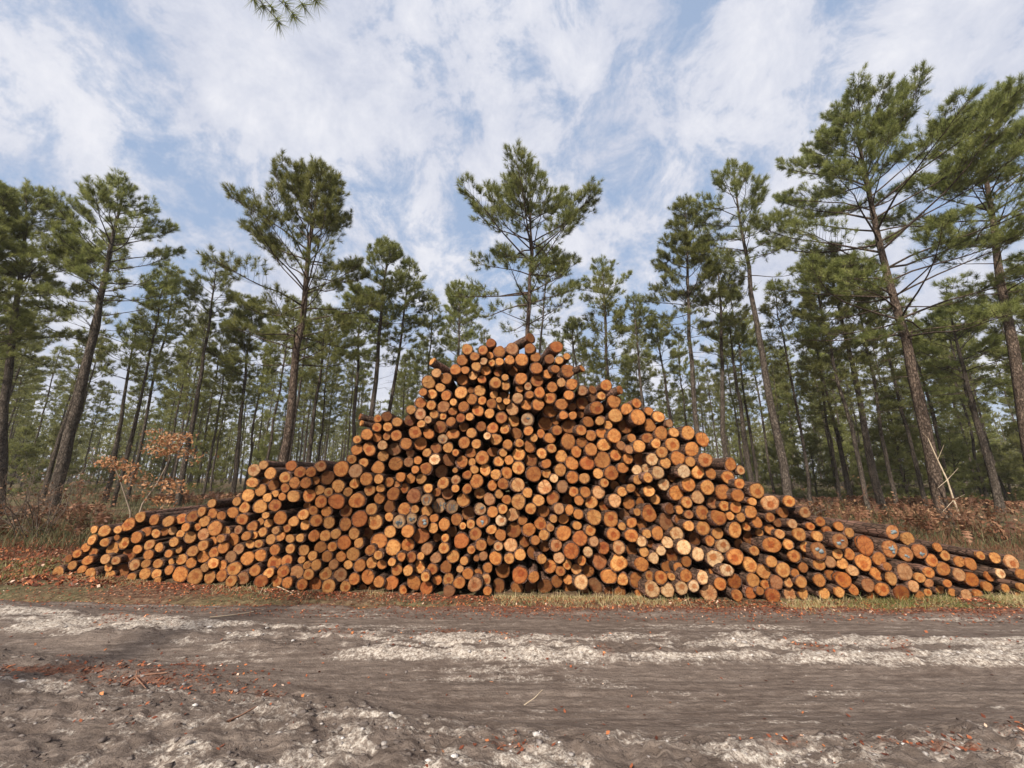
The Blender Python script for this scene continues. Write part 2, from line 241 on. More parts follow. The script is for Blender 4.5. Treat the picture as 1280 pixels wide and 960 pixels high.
# ------------------------------------------------------------------ the log pile
LOGS="""72.4 716.7 6.8 y;90.5 706.8 5.3 y;85.7 698.1 4.8 b;96.5 692.2 5.1 o;107.2 684.5 5.7 o;109.6 700.6 6 o;116.8 690.5 5.7 o;114.8 675 5.7 y;117.6 662 4.8 y;130.7 663.7 6.9 y;147.5 662.3 4.8 y;
146.3 671.8 3.6 o;160.6 655.9 7.8 o;175.5 646.4 6.6 y;192.7 649.9 6.6 o;210.6 651.6 6.9 y;130.8 678.1 5.3 y;141.1 686.5 8.1 y;154.8 679.2 6.6 y;170.4 671.9 7.2 o;182.5 665.2 6.3 o;
195 667.1 5.3 y;205.6 664.7 5.1 b;215.8 663.3 5.4 y;186.9 680.9 6.3 y;199 684.3 5.4 y;217.5 677.6 5.7 y;172 686.5 5.4 o;161.2 693.9 7.8 b;185.8 693.6 6 o;210.9 692.2 4.8 o;
131.7 698.9 6 y;144.9 700.9 5.3 y;135.5 709.5 5.4 y;168.4 706.1 6.5 y;182.4 704.5 5.4 y;197.4 704.6 5.7 y;214.6 702.4 3.9 y;113.1 716.8 6.9 y;102.5 711.7 5.1 o;151.8 715.4 9 b;
164.6 721.8 5.4 o;136.6 723.2 6.3 y;181.3 717.4 6.9 y;195.8 717.4 6 y;211.5 712.6 5.7 o;196.5 727.8 4.5 y;317.7 587.7 7.8 y;329.4 581.2 5.7 y;337.9 591.6 7.5 y;356.2 596.8 6.9 y;
315.5 603.1 6.9 y;331.5 602.1 4.9 b;342.3 606.1 6.9 b;356.4 610.1 5.7 o;325.7 612.8 7.3 y;344 617.2 4.5 y;352.8 620.9 5.1 o;310.3 619 7.8 y;334.2 622.1 5.7 y;296 626.8 5.7 y;
305.9 634.4 6.9 y;264.8 629.3 5.3 y;325.4 633.3 8.6 y;344 631.9 7.3 o;252.1 639.4 5.7 y;332.1 644.3 4.3 y;265.2 642.1 6.1 o;276.7 644.9 5.7 o;291.1 640.8 6.7 o;240.9 645.8 7.3 b;
227.4 648.4 6.5 o;350.5 647.7 8.2 o;303 649.3 6.9 o;325.7 652.3 4.5 y;255.7 651.6 6.9 y;246.9 658.8 4.5 o;232 659.2 5.3 o;315.8 658.4 6.5 o;335.6 654.1 5.5 y;268.9 660.4 9 o;
282.7 664.3 5.5 y;298 662.2 5.3 o;328.3 665.1 5.7 y;344.6 663 4.9 y;358.4 660.4 5.3 o;254.4 668 7.3 o;225.7 667.5 4.9 y;237.9 671.7 7.3 y;307.8 670.1 5.7 o;317.9 669.3 4.5 y;
351.1 670.9 5.3 o;338.6 674.3 6.3 y;265.7 676.8 5.7 o;275.8 673.3 5.1 y;291.2 674.4 7.8 o;229 678 3.7 b;312.8 680.2 5.3 y;323.3 679.8 5.3 y;253.9 682 6.5 y;343.6 687.3 6.5 o;
279.1 684.9 6.7 o;223.8 687.3 4.1 y;298.4 686.6 6.5 o;241 689.1 6.7 y;267.5 691.1 6.5 o;325.7 694.3 7.3 o;254.4 696 7.5 o;288.6 696.1 7.3 o;276.8 697 4.5 b;309.5 698 8.2 o;
226.7 699.2 6.5 y;343.2 703 8.6 o;358.4 700.9 6.9 o;239.2 703.6 6.5 o;266.7 704.1 6.5 y;278.4 706.9 5.5 o;256 709.7 5.5 y;293 711.2 8.2 y;318.8 713.1 6.9 o;354.1 714.4 7.3 o;
336 716.2 6.5 y;225.4 718.1 9.4 o;244 720.9 9.4 y;277.1 719.6 6.9 o;262.4 721.8 7.3 y;289.2 726.3 6.9 y;303.5 723.1 7.8 o;326.4 726.7 7.8 r;345.6 726.3 7.3 o;359.2 728.4 6.5 o;
364.2 582.2 6.8 r;375.3 590 7 o;388.7 590.1 6.5 o;401 582.7 7 o;426.5 586.2 9.9 o;439.7 574.2 5.9 y;454.8 578.4 5.9 y;446.1 562.2 7 o;461.6 561.6 8.1 o;368.3 603.4 7 o;382.2 603.6 7 o;
394.2 600.9 5.4 o;409.5 597.2 8.8 b;444.7 588.8 8.6 o;472.9 584.6 8.1 o;457.9 598.8 8.1 o;473.4 598.8 6.1 y;443.4 604.3 6.4 y;423 607.5 8.1 y;434.8 614.9 5.9 y;410.7 615.1 5.6 y;
399.3 612.7 6.2 y;386.7 619.4 8.1 o;367 620.5 7.7 y;401.3 627.2 7.7 o;420.7 626.9 9.7 r;462.3 613.1 6.8 y;475.6 610.3 5.4 y;474.3 623.2 6.8 o;446.2 625.8 9.9 o;408.2 639.4 6.4 o;
391.4 638.2 5.9 o;383.9 631.4 4.3 b;433 639 7.4 b;449.6 648.7 10.1 r;464.4 636.5 7.2 y;379.3 643.3 6.8 y;367.3 651.7 6.5 y;395.6 650.8 7.4 o;411.3 653.5 7.4 y;381.7 656.1 6.2 y;
431.9 655.2 7.7 o;468.8 652.5 9.5 y;362.6 673.3 5.4 y;375.2 672.4 5.4 y;392.7 669.7 7 o;406.5 669.7 6.8 y;419.7 667.4 6.5 y;442.6 667 7 y;459.6 666.6 7.4 b;474 676 9.9 o;430.3 678.3 8.6 r;
448.5 678.7 6.1 y;363 686.1 5.9 y;380.1 687.9 6.8 y;400.7 684 7.4 o;415.5 683.4 6.1 o;390.7 694.9 5.9 y;462.8 687.5 6.3 o;472.7 694.1 5.6 y;408.7 695.7 6.8 o;426.4 695.7 6.5 o;
441.2 692.7 8.1 y;377.1 699.9 4.5 y;383.8 706.5 5 y;395.3 706.3 6.5 y;417.1 705.6 6.2 o;435.4 705.8 5.6 y;449.9 706.9 7.4 o;464.7 703.6 6.8 y;477.3 705.5 5.9 o;371 715.3 8.3 o;
385.9 718 6.8 y;407.2 717.2 7.7 y;425.5 718.7 8.3 o;442.8 723.8 7.2 o;459.7 721.3 8.3 o;473.7 727.4 7 o;377.7 730.7 6.8 o;393.8 731 8.6 r;410.8 733.1 8.6 y;431.7 733.3 6.8 y;
465.7 736.5 5.2 b;453.7 734.2 4.5 b;450 520.8 4.3 o;451.2 528.7 3.8 y;472.4 523.2 5 o;471.3 534.1 5.9 o;483.6 521 6.5 b;484.7 533.7 5.9 y;496.5 527.6 6.2 y;512.6 525.7 7.4 b;
513.9 512.1 5.9 y;526.2 503.5 7 o;525.8 517.6 7.2 o;539.1 506.7 6.1 y;554.4 508.4 7.7 o;566.7 502.7 4.7 y;566.2 514.2 5.4 o;542.6 517.8 5.6 y;553.6 520.6 4.5 y;535.1 524.8 4.7 y;
526.6 529.9 5.2 y;563.7 527.1 6.1 o;550.1 533.9 8.1 b;458.7 543.1 7.3 o;446.4 549.4 5.2 y;471.3 546.8 5.9 o;483.5 545.4 5.1 o;495.5 544.3 7 o;518.9 540.4 7.9 o;535.8 542.1 7 o;
553.6 548.7 6.3 g;566.2 542.7 7.4 o;525.9 554.7 8.1 o;507.8 554.5 7.4 o;478.3 556.6 6.1 y;493.3 561.4 8.8 b;544.8 560.2 6.8 b;560.3 559.9 6.5 y;533.7 565.9 5.6 y;512.8 566.4 5.4 o;
479 570 7 y;543.5 574.4 7 p;569.5 565.8 4.5 o;510.9 577.8 6.1 o;522.4 575.5 5.2 o;494.7 579.8 8.8 o;560.7 574.7 8.1 b;519.1 587 5 o;532.4 585.5 7.7 o;551.9 588.7 7.9 b;568.9 588 3.4 y;
501 596.2 6.2 o;513.2 598.4 6.3 o;526.7 598.5 6.5 y;540.1 451.6 5.1 y;613.4 428.8 6.3 r;584 436.7 7 y;603.8 437.6 6.3 o;624.3 439.3 7.4 o;640.2 435.9 8.1 o;593.3 445.6 5.9 o;
577.8 450.2 7.4 o;604.4 451.6 5.1 y;612.7 444.3 4.7 o;614.5 453.5 4.7 y;624.4 452 5.4 y;637.1 449.9 6.3 o;569.4 462 7 o;581.5 462.7 5.2 o;595.3 458.1 6.1 y;607 463.3 6.5 o;
545.6 466.2 6.2 y;557.6 472.9 7.4 o;591.5 469.5 5.9 y;536.1 477.6 8.6 y;578.4 474.8 7.4 o;602.5 474.3 5.4 o;622.4 466 5.2 b;631.4 471.8 4.5 y;641 463.6 6.3 b;619.5 478.6 7.2 y;
631.9 482.3 5.9 y;550.5 484.5 5.9 y;528.8 490.1 5.2 o;540.1 492.6 6.3 y;576.3 490.6 8.1 y;600 488.4 7.2 y;588.5 487.7 4.5 b;557.6 494.6 6.5 o;589.6 499 7 o;617.5 493.6 5.1 y;
602.7 500.8 5.6 o;623.8 499.8 3.8 y;629.7 494 4.5 b;633.3 501.9 4.3 y;614.4 504.5 6.3 o;626.5 508.1 5 y;579.4 508.2 6.8 o;663.1 422.5 6.5 b;652.2 449.6 8.3 o;662.2 435.7 7 b;
669.5 446.4 6.5 o;696 433.5 8.1 r;687 448.8 6.5 b;699.1 450.5 5.2 y;708.4 445.5 4.5 y;670.7 460.2 7.7 o;710 463.3 8.6 o;728 460.5 4.7 o;694.3 461.2 5.6 o;684.7 467.7 6.1 o;
651.5 473.1 7.7 o;671.4 475.9 8.1 o;701.7 478.3 5.9 y;714.9 480.3 7.4 o;660 483.1 5 y;649.8 486.2 4.7 o;690.3 484 6.8 o;662.2 493.5 5.2 o;674.6 490.6 7 o;687.3 497.7 7.4 o;
647.2 497.7 7 y;711.1 493.9 6.5 o;727.7 488.5 6.5 o;740.6 487.1 5 b;757.8 481.6 7.2 o;751.8 494.8 5.4 y;775.6 487.3 5.6 o;739.7 497.6 5.4 b;658.2 506.3 7 o;672.8 505.7 7.7 o;
702.3 505.2 7.7 o;727.9 504.2 8.1 b;767.6 501.8 8.8 o;746.1 510.1 8.8 o;597.4 513.3 7.4 o;640.5 511.7 7.9 P;612 516.8 6.3 y;575.9 522.4 5.9 r;587.1 521 5.2 y;626.9 522.2 7.4 o;
642.1 526.8 7.4 y;659 524.5 8.1 g;688.3 513.6 8.6 b;579.4 534 5.9 b;601.6 533.1 6.5 b;616 535 7.2 o;681.5 529.2 8.6 b;695.1 526 5.4 b;630.9 536.6 6.1 y;589.3 541.3 6.5 y;608.9 545 4.7 p;
645.5 541.8 7.2 b;660.6 538.6 6.1 o;676.2 541.9 5.4 o;696.3 537.8 6.5 o;667.6 547.4 5 y;687.1 547.7 7 o;580.5 553.3 7.4 o;595.5 555 6.1 y;619.9 549.3 7.2 y;634.6 555.5 6.3 o;
649.4 553.9 5.6 y;661.8 558.3 7.4 o;689.7 560.5 6.1 y;589.1 566 6.5 b;602.9 572.2 8.6 o;616.5 565 6.8 b;629.1 566 5.2 y;648.3 568 8.1 y;677.2 566.9 6.5 y;578 577.1 7.4 o;590.2 577.4 4.7 y;
623.8 576.8 6.5 y;636.2 575.2 5.9 o;663.8 575.4 8.1 b;593.1 587.1 5.4 y;606.6 587.5 7.2 y;648 585 8.1 y;683 579.6 6.1 o;584.1 593.4 5.6 o;619.6 593 6.5 y;633.8 591.3 7.2 o;
667.5 592.7 9.7 o;683.3 592.2 5.6 y;692.6 598.1 5.4 p;783.4 511.3 7.4 o;795.9 504.2 6.2 o;715.3 508.9 5.2 b;704.2 519.1 5.6 o;716 519.4 5.4 o;725.9 517.9 4.7 b;735.5 527.2 7 b;
769.3 519.4 9 y;749.9 526.1 5.9 y;760.1 531.3 5.6 y;797.7 521.4 10.1 o;811.5 514.1 5.6 o;823.3 520.9 7.4 y;711.6 533 9 b;726.6 537.8 6.8 o;781.9 532.9 9.5 b;812.6 532.1 8.1 o;
826.7 541.2 8.6 o;738.7 544.6 6.8 o;752.1 541.6 6.8 o;767.9 544.9 9 o;789.7 547.6 5.6 o;809.1 547.5 6.8 b;710.3 551.6 9.7 o;727.2 552.7 6.5 o;820.1 554.4 6.2 y;799 557.9 7.9 y;
755.1 556.4 8.3 y;776.4 557.1 5.9 o;786.5 562 5.4 o;739 561.8 8.1 o;720.7 564.6 7 o;827.6 565.3 7.2 y;701.7 570.2 7.7 y;769.9 568.6 7.4 o;785.1 573.6 6.5 o;799.4 573.7 7.9 b;
815.5 574.2 7.9 p;753.2 575.1 10.6 o;715 579.1 8.3 o;734 579 9 r;700.4 587.5 7.7 y;778.6 584.9 6.8 o;796.1 587.4 6.3 p;808 585.4 5.6 p;822.8 590.6 8.1 p;747.7 592.1 6.5 y;
764.4 591.5 9 o;715.7 596.8 7.7 o;730.5 597.9 6.8 y;779.8 598.1 6.5 b;810 597.1 6.3 y;797.3 599.7 6.2 y;836.6 529.3 5.2 o;842.6 540.6 6.2 y;860.1 541 8.6 y;878.2 549.2 8.6 o;
840.9 555.9 9.2 y;864.8 561.5 9.2 o;881.6 574.9 9 o;847.3 573.1 9.2 o;863 577.1 6.5 y;832.1 578.7 7 y;913.5 580.7 7.4 o;925.9 587.8 5.6 y;854.8 589.4 8.3 p;872.7 590.2 8.3 y;
888.7 591.9 6.8 o;910.2 596.8 8.3 o;841.4 596.5 7 b;486.7 602.6 6.1 o;496.4 605.4 4.1 o;554.1 603.7 7.4 y;569.7 599.7 5.9 y;595.9 601.4 8.6 o;505.1 610.4 5.9 o;491.7 617.2 8.1 o;
535.3 610.3 5.9 y;545.7 615.5 5.6 b;559.6 617.6 7 o;569.4 610.6 5 y;584 611 6.1 o;599.4 616.6 7 y;517.2 619.9 9.2 r;487.3 632.5 7.7 b;533.4 625.1 7.2 1;549.1 632.2 8.6 2;565.5 633.8 7.9 3;
579.1 625 8.3 y;505.5 636.1 7.9 o;518.7 636.7 5.2 y;533.4 639.3 7 y;585.3 641.5 8.6 b;600.7 636.3 7.4 g;486.4 646.2 5.4 y;498.8 652.2 8.1 4;514.8 648.7 6.8 5;529.3 652.7 7 k;
542.6 647.9 5.6 o;570.5 649.4 7.2 o;602.6 652 7.4 k;541.6 660.2 6.3 y;555.3 655.5 7.4 o;578.6 657.4 4.3 y;588.5 655.3 5.6 y;487.8 664.8 7.4 y;509.8 664.1 8.1 o;526.6 669.8 9.7 r;
565.1 665.1 6.3 b;546.4 671.9 5.2 b;556.5 672.4 5 y;594.3 667.5 7.9 o;576.6 676.2 9.5 r;491.4 684.7 9.7 y;509.9 681.3 8.1 o;533.8 686.1 7.4 o;554.8 685.2 6.8 y;589.2 687.3 5.2 o;
601.6 681.5 7 o;501.9 696.1 5.4 o;514.3 696.6 6.3 o;526.2 695.1 4.5 y;544.7 697.4 6.8 o;566.6 695.9 7.7 y;604.3 694.9 5.6 o;595.5 698.1 3.8 o;580.2 701 5.4 y;489.9 702.6 5 y;
496.2 712.6 6.8 o;524.7 708.7 7.4 y;510.1 713.3 6.3 y;557.9 708.3 7.4 b;540.2 711.8 6.8 o;575 711.4 4.5 y;584.8 717.4 7 o;597.7 717 5.6 o;531.6 721.1 5.9 y;546.6 725.1 5.9 o;
560.6 724.2 7 y;489.1 728.7 8.8 r;517.6 728.4 8.6 o;532.9 735.2 8.1 r;503.9 737.7 5.2 o;574.3 728.5 7.4 o;593.4 730.7 8.8 o;561.3 739.3 7.4 r;615.7 606.9 6.3 o;628.7 604.8 7 o;
647.6 606.2 8.6 y;659.6 616.1 6.3 y;680.9 609.1 8.8 P;703.1 608.4 7.2 o;611.7 624.3 7.4 o;624.1 617.7 5.4 y;633.2 624.6 5.9 o;648 627.3 9.2 y;673.2 625.5 7.4 y;690.9 622.8 8.1 b;
709.1 624.7 6.3 b;716.9 614.7 6.3 o;731.8 615.2 6.8 o;723.8 625.7 6.1 o;663.5 636 7 y;679.4 639.3 7.7 b;698.8 636 6.8 P;711.8 637.4 6.1 o;723 642.9 6.3 o;615.9 639.9 7 o;628.6 636.3 6.1 y;
641 643.3 8.3 P;626.2 650.5 7 p;653.3 650.4 5.9 o;691.9 648.6 5 y;704.5 648.7 6.5 o;675.8 654.6 7.9 o;688 659.4 5.2 y;614.5 662 6.1 y;642.7 662.6 9.7 b;661.4 662 8.3 o;625.9 668.8 7.2 o;
679.8 668.8 6.5 y;704.5 666.4 9.5 o;721.4 657.1 5.6 y;614 675.2 5.9 b;656.3 676.8 7.4 b;669.4 675.4 5.9 o;725.2 672.8 9.5 r;638.3 681.3 8.6 P;623 683.2 5.6 y;650.3 693.4 7.2 y;
666.7 689.9 7.9 b;681.1 683 6.8 b;695.3 681.9 7.4 o;677.4 698.8 6.1 y;698.7 697.4 7 P;714.3 688.8 9.9 r;735.1 689.7 6.1 p;619.5 697.7 8.1 o;636.6 698.3 6.5 y;609.8 709.8 6.1 o;
628.7 713.6 9 b;649.9 719 10.1 r;667.3 721.3 7 o;687.7 708.3 7.9 o;700.6 713.9 6.1 o;709.3 705.8 5.9 y;720.5 711.4 6.5 y;727.2 701 5.9 o;735.6 713.6 7.2 b;607.7 724.5 6.3 y;
696.4 726.7 7.4 b;710 724.6 5.9 o;726.7 727.8 8.8 p;623.5 732.2 8.1 b;609.3 738.7 5.6 o;646.4 736.1 7.4 b;663.8 736.2 8.3 b;681.2 732.9 9 b;712.9 738.7 8.6 b;731.2 744.2 5.6 b;
755.6 603.7 5.6 y;768.8 606.8 5.9 b;829.7 605.7 7.4 p;860.7 605.6 9 o;748.5 615.3 8.1 P;788.5 610.1 5.6 y;777.8 614.7 6.1 y;798.7 615.5 5.9 b;811.5 614 7 y;845.7 616.3 9.5 o;
739 628.1 7.9 y;768.5 625.7 8.3 P;755.1 632.6 6.8 b;786 628.9 7.7 b;800.3 628.1 5.9 b;819.1 624.7 6.1 y;811.5 642.3 9.9 o;837.5 635.8 6.8 b;858.7 628.2 7 y;849.4 637.4 5.2 y;
796.7 640.2 4.7 y;860.9 643.2 5.6 o;742.9 646.5 9.5 y;763.7 649.1 9.7 o;780.1 643.4 7 b;777.6 657.9 5 y;789.6 653.5 6.5 o;802.7 656.6 6.8 b;833.3 652.4 10.1 b;849.9 649.4 6.8 b;
861.2 657.4 6.8 y;738.3 663.2 6.8 y;766.6 668 8.3 o;789.5 669.6 8.3 o;808.8 667.3 5.6 y;822.1 666.4 7.9 o;846.2 667.5 8.6 p;802.1 677 6.3 p;742.6 677 6.1 o;754.4 684.9 7.7 r;
773.7 684.6 8.1 P;790.2 686.8 7.7 b;812.9 680 4.7 b;805.2 690.1 6.1 y;826.3 688.5 6.1 p;834.6 678.1 7.2 p;854.8 683.9 9.2 p;840.1 693.8 8.6 b;749.6 701.3 9.5 r;773.2 703.7 10.4 y;
802.2 705.4 9 o;817.3 697.6 6.8 p;834 708.5 7.4 b;847.7 709.4 6.1 o;858.2 702.1 6.5 o;761.2 720.7 9.5 o;778.5 724.5 7.2 y;796.2 725.1 9.2 b;812.2 720.2 5.9 y;826.4 722 8.1 o;
839.4 720.9 4.7 y;857.3 719.5 7.9 o;744 732.2 8.8 b;815.3 736.6 9.9 p;834.5 737.7 8.6 p;852 734.9 8.1 p;867.3 732.7 7 p;761.2 739.8 6.1 b;775.1 740.9 7.4 b;799.2 740.9 5.4 o;
884.5 609.3 9 y;924.5 604.6 6.5 o;903.7 615 9.2 o;872.5 621.7 8.3 y;922.4 619.4 7.9 o;946.5 613.6 9.5 y;940.7 627.1 5.2 y;891.2 628.1 7.4 o;905.7 632.5 6.5 y;919.8 634.2 7.2 o;
962.8 628.7 10.1 P;986.7 626.8 7.2 y;878 640.7 8.6 o;898.3 646.9 9.5 o;913 645.1 5.2 y;926.1 646.5 5.9 y;938.2 639.9 7.9 o;963 646.6 5.9 o;978.7 640.7 7 b;971.9 653.4 5.4 b;
990.7 654.9 5.9 y;946.4 652.7 6.8 o;933 657.9 5.6 y;949.6 665.9 4.5 y;919.1 662.9 9.2 y;879 660.2 8.6 y;897 666.7 7.2 y;962.6 662.2 6.1 o;974.8 667.5 6.1 y;937.7 671.8 8.8 b;
868.5 673.2 8.1 b;887.7 676.2 5.9 o;903.7 682.4 8.8 p;923.2 679.7 5.9 b;942.9 688.4 6.1 y;965 681.3 10.4 o;985.6 680.8 6.1 y;992.6 695 7.7 o;872.6 692.8 8.1 p;893 698.1 10.4 p;
919.1 696.1 10.1 o;937.7 706.2 9 y;964.5 702.1 7.2 y;979.2 712.4 9.2 y;954.7 714.6 8.6 y;908.6 712.8 8.1 p;892.8 714.8 6.3 o;878.4 721.8 7.7 p;941.4 725.5 8.6 y;918.4 726.8 9 O;
956.8 730.9 5.4 o;970.7 728 8.6 r;994 716.7 5.2 o;986 728 5.9 y;886.5 741.2 10.1 P;900.2 729.7 7.9 o;950.1 738.9 5.2 o;938.4 741.8 7 r;987.4 742.6 7.9 o;966.4 745 9 r;921.2 744.2 7.2 o;
1006.4 640.7 7 y;1025.5 652 6.1 o;1048.8 658 5.6 o;1013.3 658.2 5 o;999.3 668 8.1 y;1022 670.3 6.5 y;1034.3 663.7 5.9 o;1034.2 676.5 6.3 y;1061.9 665.9 6.1 y;1050.3 676.6 9.9 k;
1081.3 681.5 11.3 r;1006.2 683.5 6.3 y;1023.8 688.7 9.9 k;1115.8 665.1 8.6 k;1047.1 692.5 6.5 y;1061.6 693 7 o;1112.7 686.2 10.4 k;1007 695 4.7 b;1079.4 703 10.4 o;1024.2 705.8 7.2 y;
1037.9 702.4 7 o;1052.9 704.6 7 y;1066 713.5 6.8 y;1099.1 698.9 8.3 o;1109.1 708.2 5.4 o;1096.1 716.9 7.9 o;1004.2 709.5 6.1 o;1038.1 718.5 6.3 o;1024.5 725.6 7.9 o;1114.7 723.2 7.4 y;
1001.8 727.8 7 y;1053.9 724.5 9.7 O;1085.2 731.6 8.3 o;1066.6 737.1 6.5 o;1103.2 737.1 8.1 o;1004.2 742.6 6.3 y;1030.5 742 7 y;1049.4 740 6.5 y;1091.2 747.5 7 o;1134.8 673.5 8.4 y;
1132.5 692.6 9 k;1150 689.3 8.8 k;1131.2 714.8 10.3 o;1164.8 700.6 7.5 o;1172.5 684.4 5.2 o;1181.2 694.4 6.4 y;1178.8 711.2 8.2 o;1160.9 715.6 6.7 o;1150 722.3 6.2 y;1141.9 732.9 7.2 P;
1161.2 729 5.2 o;1127.1 741.5 10 O;1149.5 744.4 5.7 o;1159.8 740.6 4.9 y;1176.3 736.4 5.7 y;1184.2 729.3 4.9 o;1190.2 740.6 4.9 o;1199.5 702.1 6.7 o;1213.4 705.1 7.5 o;1199 718.4 7.7 P;
1214.1 724.2 8.5 O;1225.6 694.4 5.4 y;1243.8 697.2 6.7 y;1265 703.1 8.8 P;1250.6 716.9 6.2 p;1237.5 720.6 6.2 o;1234 733.1 6.4 o;1276.2 717.5 6.4 o;1256.8 735.3 5.4 y;1262 724.7 6.4 b;
1276.9 734 5.2 y;1208.1 743.8 6.7 P;1222.5 743.1 5.7 o;1286.2 724.8 5.9 o;1287.5 736.3 5.7 y;1263.8 745 4.6 b;1273.8 745 4.6 o;1286.2 747.6 5.7 b;1298.8 729.8 5.7 o;1300 741.4 5.9 y"""
# foot of the pile's front face, from where it meets the ground
_bx=[60,160,222,300,400,500,640,800,900,1000,1100,1200,1300,1450]
_by=[719,725,730,734,739,742.5,745,749,752,753,752,749,747,744]
_fx=[];_fy=[]
for a,b in zip(_bx,_by):
    p,_=at_Z(a,b); _fx.append(p.x); _fy.append(p.y)
def front(x): return float(np.interp(x,_fx,_fy))
def on_front(px,py):
    u,dy,dz=ray(px,py); tt=6.0
    for _ in range(30): tt=.5*tt+.5*front(u*tt)/dy
    return Vector((u*tt,dy*tt,H+dz*tt)),tt
SKEW={(450,522):(-.9,.10),(451,527):(-.9,.10),(540,451):(-.75,.28),(728,460):(.8,.25),(775,487):(.75,.15),(663,424):(.62,.05),(665,438):(-.05,-.05)}
TONES={'y':((.74,.42,.165),(.66,.35,.125)),'o':((.62,.30,.10),(.50,.215,.065)),'b':((.36,.16,.048),(.28,.12,.038)),'r':((.52,.20,.06),(.44,.165,.05)),  # the brown tone also carries shade of set-back ends in its colour
       'p':((.74,.55,.34),(.68,.48,.28)),'P':((.66,.41,.22),(.60,.36,.19)),'O':((.44,.17,.04),(.38,.14,.03)),'g':((.42,.30,.19),(.40,.30,.2)),'k':((.56,.30,.14),(.5,.24,.1))}
def cut_geo(r,seed,tone,rg,outline,S=26):
    """sawn face: disc (front at y=-.002) with a rounded rim; returns V,F4,F3,lp,tone"""
    th=np.linspace(0,2*math.pi,S,endpoint=False); rings=[.12,.35,.6,.8,.93,.965,.96]; ys=[0,0,0,0,.0,.004,.03]
    V=[[0,-.004,0]]
    til=rg.normal(0,.05,2)
    for k,(q,y) in enumerate(zip(rings,ys)):
        rr=r*q*(1+(outline-1)*min(1,q))
        yy=y-.004+(til[0]*np.cos(th)+til[1]*np.sin(th))*rr+ (rg.normal(0,.0012,S) if k<5 else 0)
        V+=np.stack([rr*np.cos(th),yy,rr*np.sin(th)],1).tolist()
    V=np.array(V); f3=[];f4=[]
    for j in range(S):
        k=(j+1)%S; f3.append((0,1+k,1+j))
        for q in range(len(rings)-1):
            a=1+q*S; f4.append((a+j,a+k,a+S+k,a+S+j))
    lp=np.stack([V[:,0]/r,V[:,2]/r,np.full(len(V),seed)],1)
    return V,np.array(f4),np.array(f3),lp
def bark_geo(r,L,rg,outline,S=26):
    th=np.linspace(0,2*math.pi,S,endpoint=False)
    ys=np.array([.012,.0,.006,.04,.12,.3,.6,1.0,1.5,2.0,L-.02,L,L]); ks=np.array([.955,.962,1.0,1.01,1,1,.99,.985,.97,.955,.94,.92,.05])
    flip=rg.uniform()<.6; ks=np.where(ys>.3,1+(ys/L)*(rg.uniform(.05,.17) if flip else rg.uniform(-.04,.03)),ks); ks[-1]=.05
    bx=np.cumsum(rg.normal(0,.006,len(ys))); bz=np.cumsum(rg.normal(0,.004,len(ys))); bx-=bx[0];bz-=bz[0]
    V=[]
    ol=outline.copy()
    for i,(y,k) in enumerate(zip(ys,ks)):
        if i>2: ol=ol*.8+.2*(1+rg.normal(0,.05,S))
        rr=r*k*ol; V.append(np.stack([rr*np.cos(th)+bx[i],np.full(S,y),rr*np.sin(th)+bz[i]],1))
    V=np.concatenate(V); i=np.arange(len(ys)-1)[:,None]*S; j=np.arange(S)[None]; k=(j+1)%S
    return V,np.stack([i+j,i+k,i+S+k,i+S+j],-1).reshape(-1,4)
def mk_outline(rg,S=26):
    th=np.linspace(0,2*math.pi,S,endpoint=False); o=np.ones(S)
    for f,a in ((2,.06),(3,.03),(4,.018),(5,.012),(7,.01)): o+=a*rg.normal()*np.cos(f*th+rg.uniform(0,6.28))
    return o
recs=[]
for e in LOGS.replace('\n','').split(';'):
    a=e.split(); recs.append([float(a[0]),float(a[1]),float(a[2]),a[3]])
order=sorted(range(len(recs)),key=lambda i:-recs[i][2]*(2 if recs[i][3] in 'gk12345' else 1)*(0 if recs[i][0]>1284 else 1))
solo=set(order[:300])
ORD=['','first','second','third','fourth','fifth','sixth','seventh','eighth','ninth','tenth','eleventh','twelfth','thirteenth','fourteenth','fifteenth','sixteenth','seventeenth','eighteenth','nineteenth','twentieth','twenty-first','twenty-second','twenty-third','twenty-fourth','twenty-fifth','twenty-sixth','twenty-seventh','twenty-eighth']
UN=['zero','one','two','three','four','five','six','seven','eight','nine','ten','eleven','twelve','thirteen','fourteen','fifteen','sixteen','seventeen','eighteen','nineteen']
TE=['','','twenty','thirty','forty','fifty','sixty','seventy','eighty','ninety']
def words_n(n):
    if n<20: return UN[n]
    if n>=100: return 'hundred'
    return TE[n//10]+('-'+UN[n%10] if n%10 else '')
used={}
stuffB=Acc(); stuffC=Acc()
LOG_TOPS=[]
def ribbon(pts,w,y=-.0075,th=.0015):
    """flat painted stroke on the face (x,z points)"""
    V=[];Fq=[]
    pts=[np.array(p,float) for p in pts]
    for i,p in enumerate(pts):
        d=(pts[min(i+1,len(pts)-1)]-pts[max(i-1,0)]); d/=np.linalg.norm(d)+1e-9; n=np.array([-d[1],d[0]])*w/2
        for q,yy in ((p+n,y),(p-n,y),(p-n,y+th),(p+n,y+th)): V.append((q[0],yy,q[1]))
    for i in range(len(pts)-1):
        a=i*4;b=a+4
        Fq+=[(a,b,b+1,a+1),(a+1,b+1,b+2,a+2),(a+2,b+2,b+3,a+3),(a+3,b+3,b,a)]
    return V,Fq
def arc(cx,cz,rx,rz,a0,a1,n=12): return [(cx+rx*math.cos(R(a)),cz+rz*math.sin(R(a))) for a in np.linspace(a0,a1,n)]
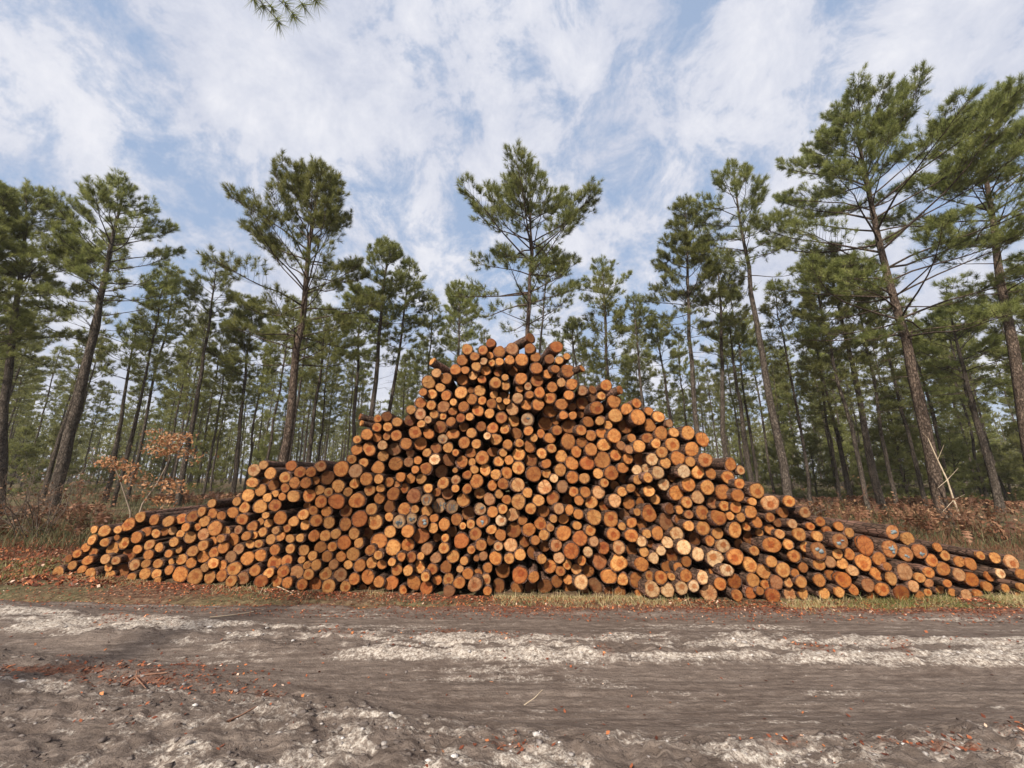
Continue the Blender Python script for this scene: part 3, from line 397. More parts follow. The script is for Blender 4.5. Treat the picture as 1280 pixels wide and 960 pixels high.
GL={'C':[arc(0,0,.32,.5,60,300)],'7':[[(-.3,.5),(.3,.5),(-.05,-.5)]],'F':[[(-.25,-.5),(-.25,.5),(.3,.5)],[(-.25,.05),(.2,.05)]],'I':[[(0,-.5),(0,.5)]],
    'O':[arc(0,0,.3,.48,0,360,18)],'K':[[(-.25,-.5),(-.25,.5)],[(.3,.5),(-.22,0),(.3,-.5)]],'-':[[(-.3,0),(.3,0)]]}
def strokes(text,r,size=1.0,w=.11,dy=0.0):
    V=[];Fq=[];n=len(text); adv=r*size*.62
    for i,ch in enumerate(text):
        cx=(i-(n-1)/2)*adv
        for st in GL[ch]:
            v,f=ribbon([(cx+x*adv*1.15,dy+z*r*size) for x,z in st],r*w); f=[tuple(q+len(V) for q in g) for g in f]; V+=v;Fq+=f
    return V,Fq
def blob(cx,cz,rx,rz,rg,y=-.0078,n=18):
    th=np.linspace(0,2*math.pi,n,endpoint=False); k=1+.28*rg.normal(0,1,n)*.7
    k=(k+np.roll(k,1))/2
    X=cx+rx*k*np.cos(th); Z=cz+rz*k*np.sin(th)
    V=[(cx,y,cz)]+[(a,y,b) for a,b in zip(X,Z)]+[(a,y+.002,b) for a,b in zip(X,Z)]
    f3=[(0,1+(j+1)%n,1+j) for j in range(n)]; f4=[(1+j,1+(j+1)%n,1+n+(j+1)%n,1+n+j) for j in range(n)]
    return V,f3,f4
MARK={'1':('C7','lettered'),'2':('FIFO','lettered'),'3':('OK','lettered'),'4':('-O','smeared'),'5':('-','smeared')}
xs_w=[]
for i,(px,py,pr,tn) in enumerate(recs):
    p,tt=on_front(px,py); recs[i]+= [p,tt]; xs_w.append(p.x)
X0,X1=min(xs_w),on_front(1280,740)[0].x
for i,(px,py,pr,tn,p,tt) in enumerate(recs):
    rg=np.random.default_rng(1000+i)
    r=pr*tt/F
    if p.z-r< .0: p.z=max(p.z,r-.035)
    dep=rg.normal(0,.05)+(.16 if tn=='b' else 0)+(-.03 if tn=='p' else 0)
    dep+= .05*math.sin(p.x*2.1+p.z*3.3)
    yaw=rg.normal(0,.030); pit=rg.normal(0,.016)
    slope=(front(p.x+.4)-front(p.x-.4))/.8
    yaw+= -slope*.45
    sk=None
    for (sx,sy),v in SKEW.items():
        if abs(sx-px)<3.2 and abs(sy-py)<3.2: sk=v
    L=2.35+rg.uniform(-.12,.15)
    if sk: yaw=sk[0]*-1; pit=sk[1]*-1; dep=-.05; L=1.15 if abs(sk[0])>.3 else 2.3
    # push recessed faces back along the sight line so they stay where the photo has them
    s=1+dep/p.y; P=Vector((p.x*s,p.y*s,H+(p.z-H)*s)); r*=s
    if P.z<r-.04: P.z=r-.04
    M=Matrix.Translation(P)@Matrix.Rotation(-yaw if sk else yaw,4,'Z')@Matrix.Rotation(-pit,4,'X')
    if sk: M=Matrix.Translation(P)@Matrix.Rotation(sk[0],4,'Z')@Matrix.Rotation(-sk[1],4,'X')
    LOG_TOPS.append((P.x,P.y,P.z,r))
    r*=1.005
    c1,c2=TONES['g' if tn in '12345' else tn]; k=rg.uniform(0,1); vv=rg.uniform(.55,.98)
    tone=tuple(min(.8,(a*k+b*(1-k))*vv*w) for a,b,w in zip(c1,c2,(.83,.775,.68) if tn not in 'pP' else (.98,.93,.84)))
    if rg.uniform()<.09: wq=rg.uniform(.15,.45); gy=sum(tone)/3*1.02; tone=tuple(a*(1-wq)+g*gy*wq for a,g in zip(tone,(1.14,.95,.70)))
    seed=rg.uniform(0,1)
    ol=mk_outline(rg)
    if tn=='p' and rg.uniform()<.5: ol=ol*(1+.05*np.cos(7*np.linspace(0,2*math.pi,26,endpoint=False)))
    Vb,Fb=bark_geo(r,L,rg,ol); Vc,f4,f3,lp=cut_geo(r,seed,tone,rg,ol)
    if i in solo:
        mb=mesh_np('log',Vb,[Fb],[M_BARK],smooth=True); mc=mesh_np('cut_end',Vc,[f4,f3],[M_CUT],attrs={'lp':('FLOAT_VECTOR',lp),'tone':('FLOAT_VECTOR',np.tile(tone,(len(Vc),1)))},smooth=True)
        o=link('log',mb); o.matrix_world=M; c=link('cut_end',mc,o)
        look={'y':'tan','o':'orange','b':'dark-brown','r':'reddish','p':'cream-pale','P':'pinkish','O':'burnt-orange','g':'grey-stained','k':'blue-painted'}.get(tn)
        size='thick' if r>.098 else 'medium' if r>.086 else 'slimmer'
        if tn in MARK: look='grey-'+MARK[tn][1]
        layer=max(1,min(28,int(P.z/.142)+1)); pc=int(round(100*(p.x-X0)/(X1-X0))); pc=max(1,min(100,pc))
        if layer==1: pos='in the bottom layer'
        else: pos='in the %s layer up'%ORD[layer]
        lab=f"{size} {look} log end {pos}, {words_n(pc)} percent along from the sapling end"
        if lab in used:
            lab=f"{'larger' if r>used[lab] else 'smaller'} {look} log end {pos}, {words_n(pc)} percent along from the sapling end"
        used[lab]=r
        tag(o,lab,'log','sawn pine logs stacked in the roadside pile')
        if tn in MARK:
            v,f=strokes(MARK[tn][0],r,1.0 if tn in '13' else .85, .12)
            link('paint_mark',mesh_np('paint_mark',v,[np.array(f)],[M_INK]),o)
        if tn in 'k' or tn=='g' or tn in '45':
            V=[];F3=[];F4=[]
            for q in range(int(rg.integers(2,5)) if tn!='g' else 1):
                v,a3,a4=blob(rg.uniform(-.3,.4)*r,rg.uniform(-.4,.3)*r,r*rg.uniform(.10,.36),r*rg.uniform(.08,.28),rg,y=-.009-.001*q)
                F3+=[tuple(z+len(V) for z in g) for g in a3];F4+=[tuple(z+len(V) for z in g) for g in a4]; V+=v
            link('paint_mark',mesh_np('paint_mark',V,[np.array(F3),np.array(F4)],[M_PAINT if tn=='k' else M_INK]),o)
    else:
        Mn=np.array(M); tr=lambda V:(V@Mn[:3,:3].T)+Mn[:3,3]
        stuffB.add(tr(Vb),Fb); n0=stuffC.n
        stuffC.add(tr(Vc),f4,lp=lp,tone=np.tile(tone,(len(Vc),1)))
        stuffC.F.setdefault(3,[]).append(f3+n0)
# added unseen rear tier of logs, blocks daylight showing through the gaps
LT=np.array(LOG_TOPS)
for i in range(len(LT)):
    x,y,z,r=LT[i]; top=LT[np.abs(LT[:,0]-x)<.35,2].max()
    if z>top-.22: continue
    rg=np.random.default_rng(5000+i); r2=r*rg.uniform(.95,1.15); ol=mk_outline(rg); Vb,Fb=bark_geo(r2,2.3,rg,ol)
    M2=np.array(Matrix.Translation((x+rg.uniform(.04,.12),y+2.55+rg.uniform(0,.12),max(r2-.02,z+rg.uniform(-.08,.02))))@Matrix.Rotation(rg.normal(0,.02),4,'Z')); stuffB.add(Vb@M2[:3,:3].T+M2[:3,3],Fb)
    Vc,f4,f3,lp=cut_geo(r2,rg.uniform(),(.4,.22,.09),rg,ol); n0=stuffC.n; Vc=Vc@M2[:3,:3].T+M2[:3,3]
    stuffC.add(Vc,f4,lp=lp,tone=np.tile((.4,.22,.09),(len(Vc),1))); stuffC.F.setdefault(3,[]).append(f3+n0)
so=link('log_pile',stuffB.mesh('log_pile',[M_BARK],smooth=True)); tag(so,'hundreds of slimmer pine logs wedged between the thicker logs of the roadside pile','log pile',None,'stuff')
so2=link('cut_end',stuffC.mesh('cut_end',[M_CUT],smooth=True),so); so2['kind']='stuff'
# ------------------------------------------------------------------ ground and track
def road_mid(x): # sideways bend of the track bands (metres towards the forest)
    return .020*x*x*(x<0)*.9 - .028*x
LITTER_SPOTS=[]
for _px,_py,_sx,_sy,_k in ((60,842,1.3,.16,1.0),(190,858,.8,.12,.9),(300,872,.5,.10,.9),(555,792,.28,.14,.9),(440,800,.5,.10,.7),(600,800,.3,.06,.5),(1150,950,.45,.12,1),(1230,955,.3,.1,1),(630,945,.28,.09,.8),(150,910,.3,.1,.6),(980,945,.25,.08,.7),(700,800,.4,.05,.5)):
    _p,_=at_Z(_px,_py); LITTER_SPOTS.append((_p.x,_p.y,_sx,_sy,_k))
def track_fields(X,Y):
    y=Y-road_mid(X)+ .10*(fbm(X*.35,Y*.35,5,3)-.5)*2
    wob=.22*(fbm(X*.6,Y*1.2,11,4)-.5)*2
    d=y+wob*.6
    n1=fbm(X*1.1,Y*3.2,21,5); n2=fbm(X*5,Y*9,31,4); n3=fbm(X*2.2,Y*2.2,41,4); nf=fbm(X*16,Y*18,51,3)
    centre=sm(3.78,3.98,d)*(1-sm(4.38,4.62,d))
    bank=1-sm(2.78,3.12,d+ .10*np.sin(X*1.3))
    bank2=1-sm(3.05,3.45,d+.30*sm(-1.0,-4,X)*-1)
    bank=np.maximum(bank,bank2*sm(-.2,-1.5,X))
    edge=sm(5.0,5.35,d)
    ns=fbm(X*.45,Y*12,121,5); pale=centre*sm(.44,.62,n1*.35+n2*.25+ns*.40+.068)*1.1+ bank*sm(.44,.60,n3*.4+n2*.6)*.95*(1-.45*sm(-.5,-3,X))*(.55+.45*(1-sm(2.5,2.9,d))) + .55*sm(.52,.68,ns)*sm(.4,.6,n1)*(1-centre)
    pale=pale+ .35*edge*sm(.5,.7,n1)
    rough=np.clip(bank*(.85-.25*sm(-.5,-3,X))+centre*.5+edge*.3+.06,0,1)
    lit=np.maximum(edge*.9, sm(.45,.62,n3)*sm(-1.2,-3.6,X)*sm(3.05,3.3,d)*(1-sm(3.55,3.8,d)))
    lit=np.maximum(lit, sm(.52,.66,n3)*bank*.8*sm(2.2,3.4,X))
    lit=np.maximum(lit, sm(.6,.7,n3)*centre*.6)
    for (a,b,sx_,sy_,k_) in LITTER_SPOTS: lit=np.maximum(lit,k_*np.exp(-((X-a)/sx_)**2-((Y-b)/sy_)**2)*sm(.30,.55,n2*.6+n3*.4))
    ridge=1-np.abs(2*fbm(X*3.2,Y*5.5,61,5)-1)
    clod=1-np.abs(2*fbm(X*9,Y*11,71,4)-1)
    z= .012+ .035*centre - .03*sm(3.0,3.2,d)*(1-sm(3.6,3.85,d)) - .025*sm(4.6,4.75,d)*(1-sm(5.05,5.3,d)) +.055*bank
    z=z+ rough*(.062*(fbm(X*4.5,Y*6,81,4)-.5)*2 +.040*(clod-.6)+.028*(nf-.5)*2)+ (1-rough)*(.010*(fbm(X*1.2,Y*14,91,4)-.5)*2 + .005*(nf-.5)*2)
    z=z+ .018*(fbm(X*.5,Y*9,95,3)-.5)*2*(1-bank)
    z=z- .16*sm(5.25,5.75,Y-road_mid(X)*.3+ .25*(n3-.5))-.16*(1-sm(-3.6,-3.0,Y))
    return z,np.clip(pale,0,1),np.clip(lit,0,1),rough
def grid_mesh(name,xs,ys,zf,mats):
    X,Y=np.meshgrid(xs,ys); res=zf(X,Y); z=res[0]
    V=np.stack([X,Y,z],-1).reshape(-1,3); nx,ny=len(xs),len(ys)
    i=np.arange(ny-1)[:,None]*nx; j=np.arange(nx-1)[None]
    Fq=np.stack([i+j,i+j+1,i+nx+j+1,i+nx+j],-1).reshape(-1,4)
    at={k:('FLOAT',v.ravel()) for k,v in zip(('pale','litter','rough'),res[1:])}
    return mesh_np(name,V,[Fq],mats,attrs=at,smooth=True)
def spaced(breaks):
    out=[]
    for a,b,st in breaks: out+=list(np.arange(a,b,st))
    out.append(breaks[-1][1]); return np.array(out)
def mat_track():
    t=NT('sandy_dirt_track'); g=t.n('ShaderNodeNewGeometry').outputs['Position']
    pa=t.attr('pale').outputs['Fac']; li=t.attr('litter').outputs['Fac']; ro=t.attr('rough').outputs['Fac']
    mp=t.n('ShaderNodeMapping'); mp.inputs['Scale'].default_value=(1,2.6,1); t.l(g,mp.inputs[0])
    f1=t.noise(mp.outputs[0],7,8,.7); f2=t.noise(g,38,5,.7); f3=t.noise(g,2.0,5,.6); f4=t.noise(mp.outputs[0],1.2,6,.6)
    dirt=t.ramp(f1,[(.30,(.060,.043,.034)),(.5,(.138,.104,.085)),(.72,(.24,.192,.16))])
    dirt=t.mix(t.map(f4,.35,.65,.0,.5),dirt,(.185,.147,.123))
    pal=t.ramp(f2,[(.32,(.14,.102,.078)),(.47,(.33,.275,.228)),(.68,(.60,.54,.47))])
    thr=t.math('ADD',pa,t.math('MULTIPLY',t.math('SUBTRACT',t.math('ADD',t.math('MULTIPLY',f1,.55),t.math('MULTIPLY',f2,.45)),.5),4.2))
    m3=t.n('ShaderNodeMapping'); m3.inputs['Scale'].default_value=(.7,13,1); t.l(g,m3.inputs[0]); f5=t.noise(m3.outputs[0],2.2,7,.68,.15)
    dirt=t.mix(t.map(f5,.40,.60,.50,0),dirt,(.055,.038,.029))
    dirt=t.mix(t.map(f5,.54,.74,0,.4),dirt,(.27,.215,.17))
    c=t.mix(t.map(thr,.36,1.05),dirt,pal)
    vo=t.n('ShaderNodeTexVoronoi',feature='DISTANCE_TO_EDGE'); vo.inputs['Scale'].default_value=13
    wv=t.n('ShaderNodeVectorMath',operation='ADD'); t.l(g,wv.inputs[0])
    nv=t.n('ShaderNodeTexNoise'); nv.inputs['Scale'].default_value=6; t.l(g,nv.inputs['Vector'])
    sc=t.n('ShaderNodeVectorMath',operation='SCALE'); sc.inputs['Scale'].default_value=.35; t.l(nv.outputs['Color'],sc.inputs[0]); t.l(sc.outputs[0],wv.inputs[1]); t.l(wv.outputs[0],vo.inputs['Vector'])
    crack=t.math('MULTIPLY',t.map(vo.outputs['Distance'],.07,.0),t.math('MULTIPLY',ro,t.map(f3,.42,.6)))
    c=t.mix(t.math('MULTIPLY',crack,t.map(f2,.50,.66,0,.35)),c,(.06,.045,.037))
    pe=t.noise(g,95,3,.6); c=t.mix(t.map(pe,.57,.68,0,.8),c,(.045,.032,.028))
    lc=t.ramp(t.noise(g,60,4,.7),[(.35,(.06,.025,.016)),(.55,(.15,.062,.036)),(.75,(.30,.15,.085))])
    lf=t.math('ADD',li,t.math('MULTIPLY',t.math('SUBTRACT',f2,.5),2.2))
    c=t.mix(t.map(lf,.55,.85,0,.85),c,lc)
    h=t.math('ADD',t.math('ADD',t.math('MULTIPLY',f1,.8),t.math('MULTIPLY',f2,.45)),t.math('MULTIPLY',crack,-.15))
    t.bsdf(c,t.map(f4,.4,.6,.8,.95),t.bump(h,.9,.035),.2); return t.m
def mat_ground():
    t=NT('forest_floor'); g=t.n('ShaderNodeNewGeometry').outputs['Position']
    f1=t.noise(g,.35,6,.6); f2=t.noise(g,12,6,.7); f3=t.noise(g,1.6,5,.6)
    lit=t.ramp(f2,[(.3,(.045,.026,.018)),(.5,(.13,.075,.048)),(.7,(.26,.17,.11))])
    gr=t.ramp(f2,[(.3,(.040,.040,.020)),(.5,(.11,.095,.048)),(.72,(.22,.18,.09))])
    c=t.mix(t.map(t.math('ADD',t.math('MULTIPLY',f1,.6),t.math('MULTIPLY',f3,.4)),.44,.56),lit,gr)
    t.bsdf(c,.95,t.bump(t.math('ADD',f2,f3),.9,.06),.1); return t.m
def ground_z(X,Y):
    z=.03*(fbm(X*.7,Y*.7,3,4)-.5)*2+.015*(fbm(X*4,Y*4,4,3)-.5)
    z=z-.13*(1-sm(5.15,5.6,Y-road_mid(X)*.3))*sm(-3.9,-3.3,Y)
    z=z+ .5*sm(9.5,14,Y)*sm(-6,-12,X)*.6 + .25*(fbm(X*.12,Y*.12,6,2)-.5)*sm(12,25,Y)
    return (z,)
def gz(x,y): return float(ground_z(np.array([x],float),np.array([y],float))[0][0])
def tz(x,y): return float(max(track_fields(np.array([x],float),np.array([y],float))[0][0],gz(x,y)))
gx=spaced([(-220,-60,10),(-60,-20,2),(-20,20,.25),(20,60,2),(60,220,10)])
gy=spaced([(-60,-6,3),(-6,5,.5),(5,9.5,.08),(9.5,25,.4),(25,60,2),(60,220,10)])
tag(link('ground',grid_mesh('ground',gx,gy,ground_z,[mat_ground()])),'brown and green forest floor of litter and moss',None,None,'structure')
tx=spaced([(-20,-9,.12),(-9,-5,.03),(-5,5,.018),(5,9,.03),(9,20,.12)]); ty=spaced([(-4,1.8,.12),(1.8,3.3,.014),(3.3,4.2,.018),(4.2,6.0,.024)])
tag(link('dirt_track',grid_mesh('dirt_track',tx,ty,track_fields,[mat_track()])),'rutted grey dirt track with pale crusted sand',None,None,'structure')

# ------------------------------------------------------------------ small loose stuff
def scatter_quads(n,fx,fy,size,ar,zf,rg,curl=.3,lift=.006,flat=.35,tint=None):
    x=fx(n);y=fy(n,x)
    s=size(n); a=rg.uniform(0,6.283,n); tx=rg.normal(0,flat,n); ty=rg.normal(0,flat,n)
    z=zf(x,y)+lift
    d=np.stack([np.cos(a),np.sin(a),tx],1); d/=np.linalg.norm(d,axis=1)[:,None]
    e=np.stack([-np.sin(a),np.cos(a),ty],1)
    w=s/ar
    P=np.stack([x,y,z],1)
    up=np.array([0,0,1.0])
    v=[P-d*s[:,None]*.5, P-e*w[:,None]*.5+up*(s*curl*.3)[:,None], P+d*s[:,None]*.5+up*(s*curl*.3)[:,None], P+e*w[:,None]*.5+up*(s*curl*.1)[:,None]]
    V=np.stack(v,1).reshape(-1,3); Fq=np.arange(4*n).reshape(-1,4)
    t=rg.uniform(0,1,n) if tint is None else tint(n)
    return V,Fq,np.repeat(t,4)
def surf(x,y): return np.maximum(track_fields(x,y)[0],ground_z(x,y)[0])
M_LITTER=mat_leaf('bark_chips_and_dead_leaves',[(0,(.07,.022,.012)),(.45,(.20,.058,.026)),(.8,(.36,.12,.05)),(.93,(.55,.21,.07)),(1,(.62,.47,.36))],.1,.8)
M_GRASS=mat_leaf('dry_grass',[(0,(.085,.115,.03)),(.35,(.19,.20,.06)),(.7,(.42,.33,.16)),(1,(.62,.50,.29))],.3)
rg=np.random.default_rng(5)
A=Acc()
def verge_y(n,x):
    f=np.interp(x,_fx,_fy); return f-np.abs(rg.normal(0,.20,n))-.0
V,Fq,ti=scatter_quads(15000,lambda n:rg.uniform(-9.5,9.5,n),verge_y,lambda n:rg.uniform(.012,.05,n),2.2,surf,rg); A.add(V,Fq,tint=ti)
V,Fq,ti=scatter_quads(7000,lambda n:rg.uniform(-8.5,8.5,n),lambda n,x:rg.uniform(4.9,5.7,n)+road_mid(x)*.6,lambda n:rg.uniform(.01,.035,n),2.0,surf,rg); A.add(V,Fq,tint=ti)
# patches on the track chosen by the same litter field as the soil
x=rg.uniform(-8,8,60000); y=rg.uniform(2.0,5.3,60000); li=track_fields(x,y)[2]; keep=rg.uniform(0,1,60000)<li*.6+.012
x=x[keep];y=y[keep]
V,Fq,ti=scatter_quads(len(x),lambda n:x,lambda n,_:y,lambda n:rg.uniform(.008,.040,n),1.8,surf,rg,tint=lambda n:rg.uniform(0,1,n)); A.add(V,Fq,tint=ti)
# ground beside the pile's low end and behind it
V,Fq,ti=scatter_quads(16000,lambda n:rg.uniform(-16,-6.0,n),lambda n,x:rg.uniform(6.2,12,n),lambda n:rg.uniform(.03,.08,n),1.7,surf,rg,lift=.02,flat=.7); A.add(V,Fq,tint=ti)
tag(link('leaf_litter',A.mesh('leaf_litter',[M_LITTER])),'red-brown bark chips and dead leaves scattered over track and verge',None,None,'stuff')
# clods of crusted soil on the near bank
def lump(rg,s):
    import itertools
    bm_v=np.array([(x,y,z) for x in(-1,0,1) for y in(-1,0,1) for z in(-1,0,1) if (x,y,z)!=(0,0,0)],float)
    return bm_v
ico=bpy.data.meshes.new('tmp'); import bmesh
bm=bmesh.new(); bmesh.ops.create_icosphere(bm,subdivisions=2,radius=1); icoV=np.array([v.co[:] for v in bm.verts]); icoF=np.array([[v.index for v in f.verts] for f in bm.faces]); bm.free()
bm=bmesh.new(); bmesh.ops.create_icosphere(bm,subdivisions=1,radius=1); ic1V=np.array([v.co[:] for v in bm.verts]); ic1F=np.array([[v.index for v in f.verts] for f in bm.faces]); bm.free()
bpy.data.meshes.remove(ico)
A=Acc()
x=rg.uniform(-6,6,34000); y=rg.uniform(2.0,4.6,34000); z,pa,li,ro=track_fields(x,y); kp=rg.uniform(0,1,34000)<(ro**2)*.16
for a,b,c,p in zip(x[kp],y[kp],z[kp],pa[kp]):
    s=.006+.022*rg.beta(1,4); q=ic1V*(1+rg.normal(0,.2,(len(ic1V),1)))*np.array([s*rg.uniform(.8,1.7),s*rg.uniform(.7,1.3),s*.6])
    A.add(q+[a,b,c+s*.15],ic1F,tint=float(np.clip(p*.6+rg.normal(.1,.25),0,1)))
def mat_clod():
    t=NT('dried_soil_clods'); a=t.attr('tint').outputs['Fac']; tc=t.n('ShaderNodeTexCoord'); n=t.noise(tc.outputs['Object'],60,4,.6)
    c=t.ramp(a,[(0,(.075,.058,.050)),(.45,(.19,.16,.145)),(1,(.60,.56,.53))]); c=t.mix(t.map(n,.4,.65,0,.6),c,(.10,.08,.07)); t.bsdf(c,.95,t.bump(n,.8,.01),.1); return t.m
tag(link('dirt',A.mesh('dirt',[mat_clod()],smooth=True)),'crumbled clods of grey and pale dried soil on the near bank',None,None,'stuff')
# grass
def blades(x,y,z,h,w,rg,bend=.5,tint=None,segs=2):
    n=len(x); a=rg.uniform(0,6.283,n); b=rg.uniform(0,6.283,n); k=np.abs(rg.normal(0,bend,n))
    L=np.stack([np.cos(a)*k,np.sin(a)*k,np.ones(n)],1); W=np.stack([np.cos(b),np.sin(b),np.zeros(n)],1)*(w/2)[:,None]
    P=np.stack([x,y,z],1); top=P+L*h[:,None]; top[:,2]-=h*k*.45; mid=P+ (L*h[:,None])*.55; mid[:,2]+=h*k*.04
    V=np.stack([P-W,P+W,mid+W*.7,mid-W*.7,top],1).reshape(-1,3); i=np.arange(n)[:,None]*5
    F4=i+np.array([0,1,2,3]); F3=i+np.array([3,2,4]); t=rg.uniform(0,1,n) if tint is None else tint
    return V,F4,F3,np.repeat(t,5)
A=Acc()
def addbl(A,x,y,h,w,bend=.5,tint=None,zf=surf):
    V,F4,F3,t=blades(x,y,zf(x,y)-.01,h,w,rg,bend,tint); n0=A.n; A.add(V,F4,tint=t); A.F.setdefault(3,[]).append(F3+n0)
n=60000; x=rg.uniform(-9.5,9.8,n); f=np.interp(x,_fx,_fy); y=f-np.abs(rg.normal(.03,.16,n))
dn=fbm(x*1.3,y*.5,101,3); side=sm(-4.5,-.5,x)*.75+.22; kp=rg.uniform(0,1,n)<sm(.34,.58,dn)*side*(.6+.8*sm(2,7,x))
x=x[kp];y=y[kp]; n=len(x); addbl(A,x,y,rg.uniform(.02,.075,n)*(1+1.1*(rg.uniform(0,1,n)<.15)),rg.uniform(.0025,.006,n),1.1,np.clip(rg.normal(.72,.25,n)-.35*sm(.55,.7,fbm(x*.8,y*0,77,2)),0,1))
n=9000; x=rg.uniform(7.0,14,n); y=rg.uniform(5.3,6.3,n); addbl(A,x,y,rg.uniform(.03,.12,n),rg.uniform(.003,.007,n),.8,np.clip(rg.normal(.55,.28,n),0,1))
n=9000; x=rg.uniform(-15,-7.6,n); y=rg.uniform(6.2,9.0,n); kp=fbm(x*.6,y*.9,33,3)>.5; x=x[kp];y=y[kp];n=len(x); addbl(A,x,y,rg.uniform(.04,.14,n),rg.uniform(.004,.009,n),.8,np.clip(rg.normal(.3,.2,n),0,1))
tag(link('grass',A.mesh('grass',[M_GRASS])),'short straw and green grass along the foot of the pile',None,None,'stuff')

# ------------------------------------------------------------------ undergrowth
M_BRACKEN=mat_leaf('dead_bracken',[(0,(.09,.042,.022)),(.5,(.22,.105,.05)),(1,(.38,.21,.11))],.25)
M_SCRUB=mat_leaf('olive_scrub',[(0,(.040,.048,.020)),(.5,(.092,.090,.038)),(1,(.18,.14,.07))],.25)
def fronds(n,xr,yr,hr,dens=None):
    A=Acc(); x=rg.uniform(*xr,n); y=rg.uniform(*yr,n)
    if dens is not None: kp=rg.uniform(0,1,n)<dens(x,y); x=x[kp];y=y[kp]
    for a,b in zip(x,y):
        h=rg.uniform(*hr); z=gz(a,b); 
        for _ in range(rg.integers(3,6)):
            az=rg.uniform(0,6.283); reach=h*rg.uniform(.4,1.0)
            s=np.linspace(0,1,7); P=np.stack([a+np.cos(az)*reach*s,b+np.sin(az)*reach*s,z+h*np.sin(s*2.0)*.95],1)
            ti=float(rg.uniform(0,1)); side=np.array([-math.sin(az),math.cos(az),0])
            wd=h*.17*np.sin(np.clip(s*1.05,0,1)*3.0+.1)+.01
            V=[];Fq=[]
            for k in range(1,7):
                for sg in(-1,1):
                    p=P[k]; q=p+side*sg*wd[k]+np.array([0,0,-.25*wd[k]*rg.uniform(0,2)]); dd=(P[k]-P[k-1]); o=dd*.33
                    i=len(V); V+=[p-o,p+o,q+o*.4,q-o*.2]; Fq.append((i,i+1,i+2,i+3))
            V+=[*(P[[0,3,6]]+side*.006),*(P[[0,3,6]]-side*.006)]; m=len(V)-6; Fq+=[(m,m+1,m+4,m+3),(m+1,m+2,m+5,m+4)]
            A.add(V,Fq,tint=ti)
    return A
A=fronds(3200,(-18,26),(9.0,24),(.2,.55),lambda x,y: (y>9.4)*(1-.8*(y<10.2))*sm(.40,.6,fbm(x*.25,y*.25,201,3))*(.25+.9*sm(3,7,x)+.7*sm(-6,-10,x)))
for n,x0_,x1_,m_ in ((30000,3.5,19,.45),(22000,-19,-4.5,.35)):
    x=rg.uniform(x0_,x1_,n); y=rg.uniform(8.1,12.5,n); V,F4,F3,t=blades(x,y,ground_z(x,y)[0]-.01,rg.uniform(.04,.17,n),rg.uniform(.005,.010,n),rg,1.1,np.clip(rg.normal(m_,.3,n),0,1)); n0=A.n; A.add(V,F4,tint=t); A.F.setdefault(3,[]).append(F3+n0)
tag(link('dead_bracken',A.mesh('dead_bracken',[M_BRACKEN])),'rust-brown dead bracken covering the ground behind the pile',None,None,'stuff')
A=Acc(); n=150000; x=rg.uniform(-50,55,n); y=9.2+ (rg.uniform(0,1,n)**1.5)*38; dn=fbm(x*.3,y*.3,301,4); kp=(rg.uniform(0,1,n)<sm(.36,.6,dn))&(np.abs(x)<1.5*y+3); x=x[kp];y=y[kp];n=len(x)
hh=rg.uniform(.10,.42,n)*(1+1.2*sm(.5,.7,fbm(x*.15,y*.15,305,2)))
addbl(A,x,y,hh,rg.uniform(.005,.014,n)*(1+y/22),.75,np.clip(rg.normal(.5,.3,n),0,1),lambda a,b:ground_z(a,b)[0])
tag(link('undergrowth',A.mesh('undergrowth',[M_SCRUB])),'olive and straw undergrowth of scrub filling the forest floor',None,None,'stuff')
# ------------------------------------------------------------------ trees
def needles(Ps,As,Ls,M,nl,w,rg,spread=(1.3,.40)):
    """bottle-brush shoots: needle triangles round each shoot axis"""
    n=len(Ps); Ps=np.repeat(Ps,M,0); As=np.repeat(As,M,0); Ls=np.repeat(Ls,M); k=n*M
    u=rg.uniform(0,1,k)**.8; th=spread[0]*(1-u)+spread[1]*u+rg.normal(0,.12,k)
    ref=np.where(np.abs(As[:,2:3])<.9,np.array([[0,0,1.0]]),np.array([[1.0,0,0]])); B=np.cross(As,ref); B/=np.linalg.norm(B,axis=1)[:,None]; D=np.cross(As,B)
    ph=rg.uniform(0,6.283,k); perp=B*np.cos(ph)[:,None]+D*np.sin(ph)[:,None]
    d=As*np.cos(th)[:,None]+perp*np.sin(th)[:,None]
    base=Ps+As*(Ls*u)[:,None]; tip=base+d*(nl*rg.uniform(.7,1.15,k))[:,None]
    s=np.cross(d,rg.normal(0,1,(k,3))); s/=np.linalg.norm(s,axis=1)[:,None]+1e-9; s*=w/2
    V=np.stack([base-s,base+s,tip],1).reshape(-1,3)
    return V,np.arange(3*k).reshape(-1,3)
def crown_mesh(name,P,A,L,M,nl,w,rg,mat):
    P=np.array(P);A=np.array(A);A/=np.linalg.norm(A,axis=1)[:,None];L=np.array(L)*.68
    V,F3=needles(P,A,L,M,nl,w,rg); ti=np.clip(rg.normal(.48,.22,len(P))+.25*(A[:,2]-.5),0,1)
    return mesh_np(name,V,[F3],[mat],attrs={'tint':('FLOAT',np.repeat(ti,M*3))})
def unit(v): return v/(np.linalg.norm(v)+1e-9)
